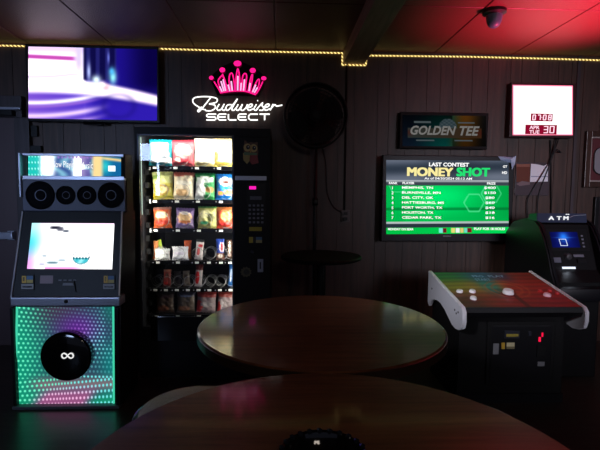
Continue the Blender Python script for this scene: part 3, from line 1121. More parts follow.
snack('snack_bag', 225.5, 207, 18, 2, 0.065, D((206, 70, 40), (0.2, (190, 110, 60)), None, (.6, .42, .34, .2), (220, 170, 100), (((.5, .8, .4, .1), (160, 30, 30)),)), 'orange and red snack bag, rightmost on the third vending shelf', 'snack', G3, -1)
G4, G5, G6 = 'sweets on the fourth vending shelf', 'sweets on the fifth vending shelf', 'large bags on the bottom vending shelf'
snack('candy_packet', 162.5, 248.5, 15.5, 3, 0.03, D((238, 240, 240), (0.12, (200, 205, 205)), None, spots=(((.5, .55, .3, .1), (225, 228, 230)),)), 'short white packet at the left of the fourth vending shelf', 'snack', G4, 0, -0.015)
snack('candy_packet', 155.5, 241, 5, 3, 0.02, D((226, 140, 84), None, (0.6, (200, 110, 60))), 'orange packet behind the short white packet on the fourth vending shelf', 'snack', G4, 2, 0.03)
snack('candy_packet', 163, 239.5, 4, 3, 0.02, D((170, 200, 50), None, (0.5, (60, 60, 40))), 'lime green packet behind the short white packet on the fourth vending shelf', 'snack', G4, -12, 0.03)
snack('candy_packet', 180.5, 246.5, 16.5, 3, 0.03, D((240, 240, 244), None, None, (.5, .5, .35, .12), (232, 226, 238)), 'wide white packet with a blank front, second on the fourth vending shelf', 'snack', G4, 0, -0.015)
snack('candy_packet', 187.5, 240.5, 7.5, 3, 0.025, D((226, 104, 60), None, (0.6, (214, 130, 60))), 'orange packet behind the wide white packet on the fourth vending shelf', 'snack', G4, 1, 0.03)
snack('chocolate_bar', 198.5, 239.5, 8, 3, 0.025, D((228, 218, 218), (0.14, (60, 60, 62)), None, (.6, .3, .3, .1), (190, 40, 50), (((.4, .6, .2, .2), (200, 90, 90)),)), 'white and red chocolate bar leaning at the middle of the fourth vending shelf', 'snack', G4, 6)
snack('chocolate_bar', 220.5, 239, 8.5, 3, 0.025, D((36, 66, 156), None, (0.66, (120, 80, 60)), (.7, .4, .32, .25), (220, 210, 216), (((.72, .38, .14, .22), (196, 40, 60)), ((.5, .83, .3, .1), (226, 214, 200)))), 'blue chocolate bar with a red and white panel on the fourth vending shelf', 'snack', G4, -1)
snack('chocolate_bar', 229.8, 240, 7, 3, 0.025, D((66, 44, 34), None, None, (.5, .4, .14, .34), (226, 214, 196), (((.5, .2, .3, .03), (66, 44, 34)), ((.5, .42, .3, .03), (66, 44, 34)), ((.5, .75, .25, .1), (180, 160, 150)))), 'dark brown chocolate bar with pale lettering, rightmost on the fourth vending shelf', 'snack', G4, 0)
snack('chocolate_bar', 167, 269.5, 8, 4, 0.025, D((150, 60, 56), (0.15, (170, 110, 90)), None, (.5, .35, .25, .15), (110, 80, 70), (((.35, .8, .3, .1), (190, 40, 40)),)), 'dull red chocolate bar in the second coil of the fifth vending shelf', 'snack', G5, 2)
snack('chocolate_bar', 177.5, 271.5, 7, 4, 0.025, D((92, 84, 84), None, None, (.5, .5, .3, .2), (60, 50, 60)), 'dark grey chocolate bar in the third coil of the fifth vending shelf', 'snack', G5, 0, 0.05)
snack('chocolate_bar', 187, 271, 7, 4, 0.025, D((130, 116, 100), None, None, (.5, .35, .3, .15), (84, 66, 54)), 'tan chocolate bar in the fourth coil of the fifth vending shelf', 'snack', G5, -3, 0.02)
snack('chocolate_bar', 198.3, 264, 7.5, 4, 0.025, D((200, 190, 188), (0.3, (90, 24, 26)), None, (.3, .6, .3, .3), (206, 30, 34)), 'tall red and white chocolate bar on the fifth vending shelf', 'snack', G5, 4)
snack('chocolate_bar', 230.8, 264, 6, 4, 0.025, D((30, 96, 170), None, None, (.4, .5, .2, .3), (190, 205, 225)), 'blue chocolate bar, rightmost on the fifth vending shelf', 'snack', G5, 4)
snack('jerky_bag', 165.5, 291.5, 19, 5, 0.05, D((96, 78, 66), (0.3, (62, 50, 52)), None, (.4, .78, .3, .14), (150, 92, 66), (((.5, .25, .3, .06), (90, 60, 70)), ((.6, .5, .3, .05), (80, 66, 58)))), 'brown bag with a dark top, leftmost on the bottom vending shelf', 'snack', G6, 0)
snack('jerky_bag', 186, 291.5, 19, 5, 0.05, D((92, 78, 66), (0.25, (70, 66, 78)), None, (.4, .78, .32, .12), (150, 100, 70), (((.5, .2, .26, .05), (110, 120, 150)),)), 'brown bag with a bluish top, second on the bottom vending shelf', 'snack', G6, 1)
snack('jerky_bag', 206, 291, 20, 5, 0.05, D((128, 112, 114), (0.3, (128, 44, 42)), None, (.12, .7, .2, .3), (205, 60, 60), (((.5, .6, .3, .12), (160, 150, 150)),)), 'red topped silver bag at the middle of the bottom vending shelf', 'snack', G6, 3)
snack('jerky_bag', 226, 291, 19, 5, 0.05, D((126, 112, 114), (0.3, (122, 46, 40)), None, (.15, .6, .2, .24), (200, 190, 190), (((.08, .75, .12, .3), (205, 60, 60)),)), 'red and silver bag, rightmost on the bottom vending shelf', 'snack', G6, 3)

# ================================================================== NEON SIGN
YN = W - 0.05
ns = thing('neon_sign', P(238, 122, W), 'lit neon beer sign with a pink crown over white lettering', 'neon sign')


def nz(x, y, Y=YN):
    return P(185 + x / 5.714, 55 + y / 5.714, Y)


pc = bmesh.new()
outl = [(140, 130), (205, 70), (300, 28), (395, 72), (465, 130), (420, 238), (300, 232), (185, 232)]
obj('backing_panel', prism([(nz(x, y, W - 0.02).x, nz(x, y, W - 0.02).z) for x, y in outl], W - 0.025, W - 0.015, 'Y'), GLOSS, ns)
PINK = emit('pink_neon', S(255, 24, 128), 1.5)
PALE = emit('pale_pink_neon', S(255, 176, 226), 1.3)
WHN = emit('white_neon', S(255, 255, 250), 1.6)
cw = obj('crown', bmesh.new(), PINK, ns)
bm = bmesh.new()
strokes = [[(204, 214), (186, 184), (166, 152)], [(212, 212), (190, 158), (196, 134), (216, 118), (232, 160), (242, 206)], [(214, 108), (226, 150), (236, 196)],
           [(262, 210), (252, 150), (256, 112), (270, 106), (280, 150), (284, 206)], [(288, 208), (292, 130), (302, 78), (312, 130), (314, 206)],
           [(324, 206), (328, 130), (340, 106), (352, 116), (348, 160), (344, 208)], [(360, 208), (376, 130), (386, 112), (382, 150), (370, 214)],
           [(380, 216), (410, 150), (424, 140), (420, 176), (396, 222)], [(406, 222), (426, 190), (444, 152)],
           [(200, 216), (250, 208), (300, 204), (350, 208), (404, 226)]]
for s in strokes:
    bm_tube(bm, smooth([nz(*p) for p in s], 5), 0.0050, 8)
obj('crown_outline', bm, PINK, cw, True)
bm = bmesh.new()
for s in ([(222, 206), (206, 150)], [(232, 204), (218, 140)], [(270, 204), (264, 150)], [(301, 202), (302, 120)], [(334, 204), (340, 140)], [(366, 206), (372, 160)], [(386, 212), (404, 170)], [(212, 210), (198, 180)], [(396, 216), (414, 186)], [(256, 206), (246, 170)], [(318, 204), (322, 160)]):
    bm_tube(bm, [nz(*p, YN - 0.002) for p in s], 0.0066, 8)
obj('crown_filling', bm, PALE, cw, True)
for (x, y, rx, rz) in ((150, 130, 9, 7), (213, 85, 12, 10), (300, 48, 18, 12), (387, 88, 13, 10), (450, 133, 11, 7)):
    k = [nz(x + rx * math.cos(t * PI / 6), y + rz * math.sin(t * PI / 6)) for t in range(12)]
    o = obj('crown_ball', tube(k, 0.0062, 8, True), PINK, cw, True)
    b2 = bmesh.new()
    bmesh.ops.create_uvsphere(b2, u_segments=16, v_segments=10, radius=1)
    c = nz(x, y)
    for v in b2.verts:
        v.co = Vector((c.x + v.co.x * rx / 5.714 / F * YN, c.y + v.co.y * 0.012, c.z + v.co.z * rz / 5.714 / F * YN))
    me = bpy.data.meshes.new('ball')
    b2.to_mesh(me)
    b2.free()
    link_mesh('ball_lamp', me, PINK, o)
bm = bmesh.new()
script = [[(108, 312), (70, 292), (46, 270), (52, 246), (96, 238), (150, 240), (182, 250), (178, 270), (138, 280)],
          [(138, 280), (168, 286), (172, 304), (150, 318), (122, 318), (112, 310)],
          [(146, 244), (118, 280), (82, 322), (74, 316), (96, 296)],
          [(196, 280), (182, 306), (192, 316), (208, 308), (224, 280), (212, 308), (224, 316), (236, 304)],
          [(266, 284), (244, 286), (232, 306), (242, 316), (260, 302), (300, 250)], [(300, 250), (268, 306), (278, 316), (292, 302)],
          [(304, 282), (292, 308), (304, 316), (318, 298), (328, 282), (318, 310), (332, 316), (350, 298), (356, 282)],
          [(358, 302), (380, 294), (384, 282), (368, 284), (356, 304), (366, 316), (388, 308)],
          [(408, 282), (394, 308), (404, 316), (416, 306)], [(413, 262), (417, 260)],
          [(408, 312), (442, 274), (440, 290), (450, 302), (444, 315), (424, 315)],
          [(456, 302), (478, 292), (480, 281), (464, 284), (452, 304), (462, 316), (486, 306)],
          [(504, 280), (486, 316)], [(492, 304), (512, 284), (524, 292), (556, 286)]]
for s in script:
    bm_tube(bm, smooth([nz(*p, YN + 0.002) for p in s], 6), 0.0054, 8)
obj('script_tubing', bm, WHN, ns, True)
bm = bmesh.new()
T, Mi, B_ = 338, 354, 371
block = [[(178, T), (130, T), (124, T + 6), (124, Mi - 5), (130, Mi), (170, Mi), (176, Mi + 5), (176, B_ - 5), (170, B_), (122, B_)],
         [(236, T), (196, T), (188, T + 8), (188, B_ - 8), (196, B_), (236, B_)], [(190, Mi), (232, Mi)],
         [(248, T), (248, B_ - 6), (254, B_), (294, B_)],
         [(352, T), (312, T), (304, T + 8), (304, B_ - 8), (312, B_), (352, B_)], [(306, Mi), (348, Mi)],
         [(416, T), (374, T), (364, T + 8), (364, B_ - 8), (374, B_), (416, B_)],
         [(426, T), (484, T)], [(455, T), (455, B_ + 1)]]
for s in block:
    bm_tube(bm, [nz(*p, YN) for p in s], 0.006, 8)
obj('block_lettering', bm, WHN, ns, True)
bm = bmesh.new()
for x, y in ((110, 300), (260, 300), (420, 300), (200, 354), (370, 354), (520, 300)):
    p = nz(x, y)
    bm_tube(bm, [p, (p.x, W + 0.001, p.z)], 0.004)
obj('tube_support', bm, BLACK, ns)

# ================================================================== PEDESTAL FAN
YF = 3.72
fc = P(315.5, 116, YF)
fr = 31.3 / F * (YF - 0.08)
pf = thing('pedestal_fan', (fc.x, YF + 0.05, 0), 'tall black round pedestal fan standing against the dark wall', 'fan')
bm = bmesh.new()
for s, y in ((0, YF - 0.06), (1, YF + 0.06)):
    for q in range(1, 10):
        r = fr * q / 9
        yy = y + (0.035 * (1 - (q / 9) ** 2)) * (-1 if s == 0 else 1)
        bm_tube(bm, [(fc.x + r * math.cos(2 * PI * k / 40), yy, fc.z + r * math.sin(2 * PI * k / 40)) for k in range(40)], 0.0028 if q < 9 else 0.008, 5, True)
    for k in range(36):
        t = 2 * PI * k / 36
        bm_tube(bm, [(fc.x + fr * f_ * math.cos(t), y + 0.035 * (1 - f_ ** 2) * (-1 if s == 0 else 1), fc.z + fr * f_ * math.sin(t)) for f_ in (0.15, 0.5, 0.8, 1.0)], 0.002, 4)
bm_lathe(bm, [(fr * 1.0, -0.06), (fr * 1.012, -0.06), (fr * 1.012, 0.06), (fr * 1.0, 0.06), (fr * 1.0, -0.06)], (fc.x, YF, fc.z), 48, 'Y')
obj('cage', bm, FANBLK, pf)
for q in range(4):
    b2 = bmesh.new()
    t0 = q * PI / 2 + 0.4
    g = []
    for i in range(8):
        f_ = i / 7
        r = 0.05 + (fr * 0.88 - 0.05) * f_
        wd = 0.5 + 0.35 * math.sin(PI * min(1, f_ * 0.9))
        row = []
        for k in range(6):
            a = t0 + (k / 5 - 0.5) * 2 * wd * 0.75
            row.append((fc.x + r * math.cos(a), YF + (k / 5 - 0.5) * 0.05, fc.z + r * math.sin(a)))
        g.append(row)
    A = [[b2.verts.new(p) for p in row] for row in g]
    B2 = [[b2.verts.new((p[0], p[1] + 0.003, p[2])) for p in row] for row in g]
    for i in range(7):
        for k in range(5):
            b2.faces.new((A[i][k], A[i][k + 1], A[i + 1][k + 1], A[i + 1][k]))
            b2.faces.new((B2[i][k], B2[i + 1][k], B2[i + 1][k + 1], B2[i][k + 1]))
    obj('blade', b2, FANBLK, pf, True)
obj('hub', lathe([(0, -0.085), (0.05, -0.08), (0.055, -0.03), (0.05, 0.02), (0, 0.02)], (fc.x, YF, fc.z), 32, 'Y'), FANBLK, pf, True)
obj('motor', lathe([(0, 0.06), (0.07, 0.06), (0.08, 0.09), (0.07, 0.15), (0, 0.16)], (fc.x, YF, fc.z), 32, 'Y'), FANBLK, pf, True)
px_ = fc.x + 0.012
obj('pole', tube([(px_, YF + 0.09, 0.03), (px_, YF + 0.09, fc.z - 0.02)], 0.014, 12), mat('pole_black', S(34, 34, 36), 0.4, metal=0.4), pf, True)
zk = P(317, 202, YF).z
ck = obj('clamp_collar', tube([(px_, YF + 0.09, zk - 0.03), (px_, YF + 0.09, zk + 0.03)], 0.024, 14), BLACK, pf, True)
obj('clamp_knob', lathe([(0, -0.05), (0.016, -0.048), (0.018, -0.02), (0.008, -0.01), (0.008, 0)], (px_, YF + 0.07, zk), 16, 'Y'), BLACK, ck, True)
obj('base', lathe([(0, 0.045), (0.03, 0.045), (0.04, 0.03), (0.13, 0.02), (0.14, 0.008), (0.14, 0)], (px_, YF + 0.09, 0), 40), BLACK, pf, True)
bm = tube(smooth([P(322, 145, W - 0.03), P(326, 165, W - 0.02), P(327, 190, W - 0.02), P(333, 206, W - 0.02), P(341, 212, W - 0.02), P(343.5, 216, W - 0.02)], 6), 0.004, 6)
obj('power_cord', bm, BLACK, pf, True)
# outlet on the wall
a, b, c, d = R(341, 210, 349.5, 222, W)
wo = thing('wall_outlet', ((a + b) / 2, W, c), 'small grey double power outlet on the wall right of the fan pole', 'outlet')
obj('cover_plate', box(a, b, W - 0.02, W + 0.001, c, d, 0.003), mat('outlet_grey', S(84, 78, 78), 0.5), wo)
for k in (0.28, 0.72):
    z = c + (d - c) * k
    obj('socket', box(a + 0.02, b - 0.02, W - 0.023, W - 0.018, z - 0.014, z + 0.014, 0.003), BLACK, wo)
obj('plug', box(a + 0.012, a + 0.036, W - 0.05, W - 0.02, c + (d - c) * .1, c + (d - c) * .42, 0.004), BLACK, wo)
bm = tube([((a + b) / 2 - 0.01, W - 0.012, d), ((a + b) / 2 - 0.01, W - 0.012, CZ - 0.06)], 0.008)
obj('conduit', bm, MATTE, wo)

# small pub table in front of the fan
tb = thing('pub_table', (0.30, 3.33, 0), 'small black round pub table below the fan', 'table')
obj('tabletop', lathe([(0, 0.0), (0.28, 0), (0.30, 0.008), (0.302, 0.02), (0.295, 0.03), (0, 0.03)], (0.30, 3.33, 0.855), 48), MATTE, tb, True)
obj('column', lathe([(0.035, 0), (0.035, 0.83)], (0.30, 3.33, 0.025), 20), BLACK, tb, True)
obj('base', lathe([(0, 0.05), (0.05, 0.045), (0.2, 0.015), (0.21, 0)], (0.30, 3.33, 0), 40), BLACK, tb, True)

# ================================================================== SIGN OVER THE RIGHT TELEVISION
YG = W - 0.07
gs = thing('golf_sign', P(444, 149, W), 'long dark golf game sign with slanted lettering above the green scoreboard', 'sign')
a, b, c, d = R(399.8, 112.3, 488, 148.8, YG)
obj('sign_case', box(a, b, YG, W + 0.001, c, d, 0.006), MATTE, gs)


def gt_img(u, v):
    col = mixc((22, 34, 52), (10, 84, 78), sstep(0.05, 0.5, u))
    col = mixc(col, (120, 74, 24), sstep(0.5, 0.75, u))
    col = mixc(col, (26, 24, 24), sstep(0.75, 1.0, u))
    shade = 0.45 + 0.75 * v if u < 0.6 else 1.1 - 0.4 * v
    col = tuple(k * shade for k in col)
    if abs(v - 0.56) < 0.16 and 0.06 < u < 0.95:
        col = mixc((70, 84, 84), (96, 60, 34), u)
        if u < 0.12 or u > 0.89:
            col = mixc(col, (112, 40, 34), 0.6 * (1 - abs(v - 0.56) / 0.16))
    if math.hypot((u - 0.54) / 0.11, (v - 0.42) / 0.32) < 1 and v < 0.42:
        k = 0.5 + 0.5 * math.sin(u * 110) * math.sin(v * 60)
        col = mixc((112, 128, 134), (60, 86, 96), k)
    for (va, u0, u1) in ((0.22 + 0.0, 0.14, 0.34), (0.24, 0.66, 0.86), (0.80, 0.16, 0.38), (0.80, 0.62, 0.84)):
        if abs(v - va) < 0.02 and u0 < u < u1:
            col = (120, 136, 140)
    return col


yy = YG - 0.001
fa = picture('sign_face', P(402.5, 115, yy), P(486, 116, yy), P(402.5, 146, yy), P(486, 146.6, yy), 120, 50, gt_img, SIGNGLOW, gs)
bm = bmesh.new()
text_px(bm, 'GOLDEN', 410.5, 125.8, 456, 135, YG - 0.004, 0.03, 0.25)
text_px(bm, 'TEE', 459.5, 126.2, 479.5, 135.6, YG - 0.004, 0.03, 0.25)
obj('sign_lettering', bm, emit('unlit_letter_glow', S(182, 180, 176), 0.34), fa)  # glow added to the unlit letters

# ================================================================== TELEVISION ON THE RIGHT
YR = W - 0.12
t2 = thing('wall_television', P(447, 243, YR), 'wall television with a green contest scoreboard on the right of the wall', 'television')
a, b, c, d = R(382, 155.5, 513, 241.5, YR)
obj('casing', box(a, b, YR, YR + 0.06, c, d, 0.006), BLACK, t2)
obj('wall_mount', box(a + 0.4, b - 0.4, YR + 0.055, W + 0.002, c + 0.2, d - 0.2), DGREY, t2)
X0, Y0, X1, Y1 = 386.2, 160, 508.6, 234.2


def score_img(u, v):
    if v < 0.27:
        col = mixc((46, 56, 70), (104, 112, 128), 0.5 + 0.5 * math.sin(v * 22 + 2 + u))
        col = mixc(col, (34, 42, 54), sstep(0.2, 0.5, u) * sstep(0.9, 0.5, u) * 0.6)
    elif v < 0.30:
        col = mixc((190, 195, 200), (110, 116, 124), (v - 0.27) / 0.03)
    elif v < 0.345:
        col = (60, 68, 78)
    elif v < 0.835:
        col = mixc((0, 205, 92), (0, 150, 60), abs(u - 0.4) * 1.2)
        col = mixc(col, (0, 232, 112), math.exp(-((u - 0.45) / 0.25) ** 2 - ((v - 0.48) / 0.16) ** 2))
        if 0.63 < v < 0.68:
            col = mixc(col, (0, 96, 40), 0.55 * sstep(0.63, 0.65, v))
        col = mixc(col, (0, 176, 74), sstep(0.68, 0.83, v) * 0.5)
        for (cu, cv) in ((0.095, 0.31), (0.857, 0.45), (0.715, 0.575)):
            du, dv = (u - cu) * 1.65, (v - cv)
            hx = max(abs(dv) * 0.866 + abs(du) * 0.5, abs(du)) if False else max(abs(du) * 0.866 + abs(dv) * 0.5, abs(dv))
            if abs(hx - 0.118) < 0.008:
                col = mixc(col, (130, 255, 190), 0.5)
    elif v < 0.855:
        col = (176, 190, 190)
    elif v < 0.91:
        col = (40, 52, 62)
    else:
        col = mixc((0, 190, 70), (0, 216, 90), u)
        for (u0, u1, cc) in ((0.43, 0.46, (120, 240, 220)), (0.46, 0.49, (110, 20, 30)), (0.53, 0.56, (235, 220, 120)), (0.565, 0.60, (245, 245, 245)), (0.60, 0.63, (235, 200, 120)), (0.635, 0.66, (110, 220, 200)), (0.66, 0.695, (120, 24, 30))):
            if u0 < u < u1 and 0.925 < v < 0.985:
                col = cc
    return col


yy = YR - 0.001
sc = picture('screen', P(X0, Y0, yy), P(X1, Y0 + 0.8, yy), P(X0, Y1, yy), P(X1, Y1 - 1.0, yy), 160, 110, score_img, SCREEN2, t2)
YX = YR - 0.003
SW = emit('screen_white', (1, 1, 1), 1.1)


def line(name, *items):
    for t, q, bold in items:
        obj(name, text_px(bmesh.new(), t, *q, YX, bold, keep=len(t) < 3), SW, sc)


line('heading_lettering', ('LAST CONTEST', (429, 162.6, 469, 166.6), 0.035), ('As of 04/30/2024 05:13 AM', (424.5, 177.3, 472, 179.7), 0.02))
line('column_lettering', ('RANK', (389, 181.9, 397.5, 184.2), 0.03), ('PLAYER', (402.5, 181.9, 414.5, 184.2), 0.03), ('PRIZE', (487, 182.3, 495.5, 184.6), 0.03))
rows = [('1', 'MEMPHIS, TN', 433, '$400'), ('2', 'BURNSVILLE, MN', 440.5, '$150'), ('3', 'DEL CITY, OK', 433.5, '$80'), ('4', 'HATTIESBURG, MS', 444, '$60'), ('5', 'FORT WORTH, TX', 442.5, '$40'), ('6', 'HOUSTON, TX', 433.5, '$18'), ('7', 'CEDAR PARK, TX', 441.5, '$16')]
for k, (n, t, xe, pr) in enumerate(rows):
    y = 186.4 + k * 4.98
    w = 5.8 if len(pr) == 4 else 4.6
    line('row_lettering', (n, (391.3, y, 393.6, y + 2.9), 0.02), (t, (402, y, xe, y + 2.9), 0.018), (pr, (490 - w, y + .1, 490 + w, y + 3.0), 0.02))
line('corner_lettering', ('GT', (503.5, 165.3, 506.7, 167.8), 0.03), ('HD', (502.5, 171.3, 506.7, 174), 0.03))
line('footer_lettering', ('MONDAY ON BEAR', (388, 228, 413.5, 230.3), 0.03), ('PLAY FOR 18 HOLES', (474, 227.6, 505, 230), 0.03))
bm = text_bold(bmesh.new(), 'MONEY', 407, 167.4, 453.3, 176.3, YX, 0.7)
obj('gold_lettering', bm, emit('screen_gold', S(250, 236, 160), 1.0), sc)
bm = text_bold(bmesh.new(), 'SHOT', 456.5, 167.6, 490, 176.5, YX, 0.7)
obj('green_lettering', bm, emit('screen_green', S(36, 226, 116), 1.0), sc)
a, b, c, d = R(443, 235.4, 451, 236.8, YR)
obj('maker_badge', box(a, b, YR - 0.002, YR + 0.002, c, d), GREYP, t2)

# crumpled plastic sheet on the corner of that television
bm = bmesh.new()
tri = [P(498, 156.4, YR - 0.01), P(512, 157.5, YR - 0.012), P(516, 156, YR - 0.03), P(515, 164, YR - 0.03), P(512, 169.5, YR - 0.02), P(511, 163, YR - 0.014), P(501, 160.2, YR - 0.01)]
f = [bm.verts.new(p) for p in tri]
g = [bm.verts.new(p + Vector((0, 0.004, 0.003))) for p in tri]
cn = bm.verts.new(P(510.5, 159, YR - 0.025))
for k in range(7):
    bm.faces.new((f[k], f[(k + 1) % 7], cn))
    bm.faces.new((f[k], g[k], g[(k + 1) % 7], f[(k + 1) % 7]))
o = recentre(obj('paper_scrap', bm, mat('pale_blue_paper', S(150, 170, 205), 0.35)), P(510, 160, YR))
tag(o, 'crumpled pale blue scrap stuck on the top right corner of the scoreboard television', 'paper scrap')

# ================================================================== CLOCK LIGHTBOX
YC = W - 0.08
ck = thing('clock_sign', P(543, 137, W), 'glowing white and red square clock sign high on the right of the wall', 'clock')
a, b, c, d = R(510.5, 82.8, 575.5, 137.5, YC)
obj('sign_case', box(a, b, YC, W + 0.001, c, d, 0.005), mat('dark_red_case', S(52, 14, 22), 0.4), ck)


def clock_img(u, v):
    col = (255, 250, 248)
    e = min(u, 1 - u, v * 0.8, (1 - v) * 0.9)
    return mixc((240, 90, 130), col, sstep(0.0, 0.03, e))


yy = YC - 0.001
fa = picture('lit_face', P(512.6, 84.8, yy), P(572.8, 85.6, yy), P(512.6, 135.2, yy), P(572.8, 135.2, yy), 90, 70, clock_img, screen_mat('clock_face_light', 1.5), ck)
DRED = emit('led_window_red', S(150, 10, 48), 0.9)
LEDW = emit('led_pink_white', S(255, 214, 230), 1.3)
for nm, q in (('time_window', (530.8, 113.6, 552.6, 121.3)), ('date_window', (525.3, 124.8, 556.8, 134.3))):
    a, b, c, d = R(*q, YC - 0.003)
    wdw = obj(nm, box(a, b, YC - 0.004, YC - 0.001, c, d), DRED, ck)
    bm = bmesh.new()
    if nm == 'time_window':
        SEG = {'0': 'abcdef', '7': 'abc', '8': 'abcdefg', '3': 'abcdg'}

        def digit(bm, ch, x0, y0, w, h, Yd):
            p = {'tl': (x0 + .5, y0), 'tr': (x0 + w + .5, y0), 'ml': (x0 + .25, y0 + h / 2), 'mr': (x0 + w + .25, y0 + h / 2), 'bl': (x0, y0 + h), 'br': (x0 + w, y0 + h)}
            seg = {'a': ('tl', 'tr'), 'b': ('tr', 'mr'), 'c': ('mr', 'br'), 'd': ('bl', 'br'), 'e': ('ml', 'bl'), 'f': ('tl', 'ml'), 'g': ('ml', 'mr')}
            for s in SEG[ch]:
                bm_tube(bm, [P(*p[k], Yd) for k in seg[s]], 0.0042, 6)
        for ch, x0 in (('0', 532.6), ('7', 537.6), ('0', 543.2), ('8', 548.4)):
            digit(bm, ch, x0, 115, 2.5, 4.9, YC - 0.005)
        bm_tube(bm, [P(541.6, 117.4, YC - 0.005), P(542.1, 117.4, YC - 0.005)], 0.004, 6)
    else:
        digit(bm, '3', 543.6, 126.4, 3.8, 6.4, YC - 0.005)
        digit(bm, '0', 549.8, 126.4, 3.8, 6.4, YC - 0.005)
        for t, q in (('APR', (529.5, 125.6, 539.5, 129.2)), ('TUE', (529.2, 130.2, 539.4, 133.8))):
            obj('month_lettering', text_px(bmesh.new(), t, *q, YC - 0.006, 0.015), LEDW, wdw)
    obj('time_digits' if nm == 'time_window' else 'date_digits', bm, LEDW, wdw)
# hanging cables
bm = tube(smooth([P(556, 137.5, W - 0.02), P(555, 146, W - 0.03), P(550, 160, W - 0.02), P(541, 176, W - 0.03), P(531, 192, W - 0.02), P(527, 205, W - 0.02), P(529, 240, W - 0.02)], 6), 0.0045, 6)
o = tag(recentre(obj('cable', bm, BLACK, None, True), P(556, 137, W)), 'black cable curving down from the clock sign to the left', 'cable')
bm = tube(smooth([P(559, 137.5, W - 0.02), P(556, 147, W - 0.035), P(552, 158, W - 0.02), P(546, 174, W - 0.02), P(540, 190, W - 0.02), P(537.5, 206, W - 0.02), P(537.5, 240, W - 0.02)], 6), 0.0045, 6)
bm_tube(bm, smooth([P(552, 153, W - 0.03), P(556, 149.5, W - 0.03), P(559, 150.5, W - 0.03), P(561, 152.5, W - 0.03), P(557, 151.5, W - 0.03)], 5), 0.005, 6)
o = tag(recentre(obj('cable', bm, BLACK, None, True), P(559, 137, W)), 'looped black cable hanging below the clock sign with a knot near the top', 'cable')
bm = tube([P(550.5, 140, W - 0.012), P(551.5, 240, W - 0.012)], 0.006)
o = tag(recentre(obj('cable', bm, MATTE), P(551, 240, W)), 'straight black cable running down the wall beside the shiny poster', 'cable')

# shiny poster, with the reflection of a window painted on
po = thing('wall_poster', P(532, 195, W), 'small square shiny poster with a window reflection painted in brown, white and grey under the clock sign', 'poster')
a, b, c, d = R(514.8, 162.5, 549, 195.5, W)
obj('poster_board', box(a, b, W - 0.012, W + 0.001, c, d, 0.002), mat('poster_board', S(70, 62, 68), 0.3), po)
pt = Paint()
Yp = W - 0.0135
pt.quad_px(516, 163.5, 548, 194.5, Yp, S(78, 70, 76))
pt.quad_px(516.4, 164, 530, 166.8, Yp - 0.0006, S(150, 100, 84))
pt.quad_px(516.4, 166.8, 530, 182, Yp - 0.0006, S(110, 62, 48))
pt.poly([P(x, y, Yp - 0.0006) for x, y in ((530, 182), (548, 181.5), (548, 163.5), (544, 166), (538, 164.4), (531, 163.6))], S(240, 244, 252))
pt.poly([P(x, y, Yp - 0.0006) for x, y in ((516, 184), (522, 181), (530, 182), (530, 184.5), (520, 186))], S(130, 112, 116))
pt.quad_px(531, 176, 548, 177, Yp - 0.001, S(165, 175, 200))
pt.build('poster_reflection', print_mat('poster_reflection', 0.25), po)

# framed picture cut by the right edge
YQ = W - 0.03
fp = thing('framed_picture', P(617, 187, W), 'dark framed red picture with a silver oval at the right edge', 'picture')
def rect_ring(o_, i_, y0, y1):
    bm = bmesh.new()
    bm_box(bm, o_[0], i_[0], y0, y1, o_[2], o_[3], 0.004)
    bm_box(bm, i_[1], o_[1], y0, y1, o_[2], o_[3], 0.004)
    bm_box(bm, i_[0], i_[1], y0, y1, o_[2], i_[2], 0.004)
    bm_box(bm, i_[0], i_[1], y0, y1, i_[3], o_[3], 0.004)
    return bm
o_ = R(585, 131.5, 650, 187.5, YQ)
i_ = R(590, 137, 645, 182, YQ)
obj('frame', rect_ring(o_, i_, YQ - 0.01, W + 0.001), wood('frame_wood', S(44, 28, 22), S(70, 46, 36), 0.35), fp)
i2 = R(591.5, 138.5, 643.5, 180.5, YQ)
obj('inner_trim', rect_ring(i_, i2, YQ, YQ + 0.02), mat('pewter_trim', S(175, 165, 160), 0.4, metal=0.3), fp)
a, b, c, d = i_
obj('red_mat', box(a, b, YQ + 0.012, YQ + 0.02, c, d), mat('maroon_mat', S(86, 26, 34), 0.5), fp)
cc = P(616, 161, YQ)
pts = []
for k in range(40):
    t = 2 * PI * k / 40
    sx = math.copysign(abs(math.cos(t)) ** 0.45, math.cos(t))
    sz = math.copysign(abs(math.sin(t)) ** 0.45, math.sin(t))
    pts.append((cc.x + sx * 0.2, sz * 0.125 + cc.z))
obj('silver_emblem', prism(pts, YQ + 0.002, YQ + 0.014, 'Y'), mat('silver_print', S(160, 158, 165), 0.3, metal=0.3), fp)
obj('emblem_line', tube([(x, YQ + 0.001, z) for x, z in pts], 0.004, 6, True), mat('black_line', S(16, 12, 12), 0.5), fp)
obj('black_medallion', lathe([(0, -0.004), (0.09, -0.003), (0.095, 0.003)], (cc.x + 0.02, YQ, cc.z), 32, 'Y'), BLACK, fp)
o_ = R(593.5, 197, 655, 262, YQ)
i_ = R(597.5, 201, 651, 258, YQ)
f2 = thing('framed_picture', P(622, 262, W), 'black picture frame behind the cash machine at the right edge', 'picture')
obj('frame', rect_ring(o_, i_, YQ - 0.005, W + 0.001), BLACK, f2)
obj('picture_sheet', box(i_[0], i_[1], YQ + 0.012, YQ + 0.02, i_[2], i_[3]), mat('dark_picture', S(40, 34, 38), 0.3), f2)

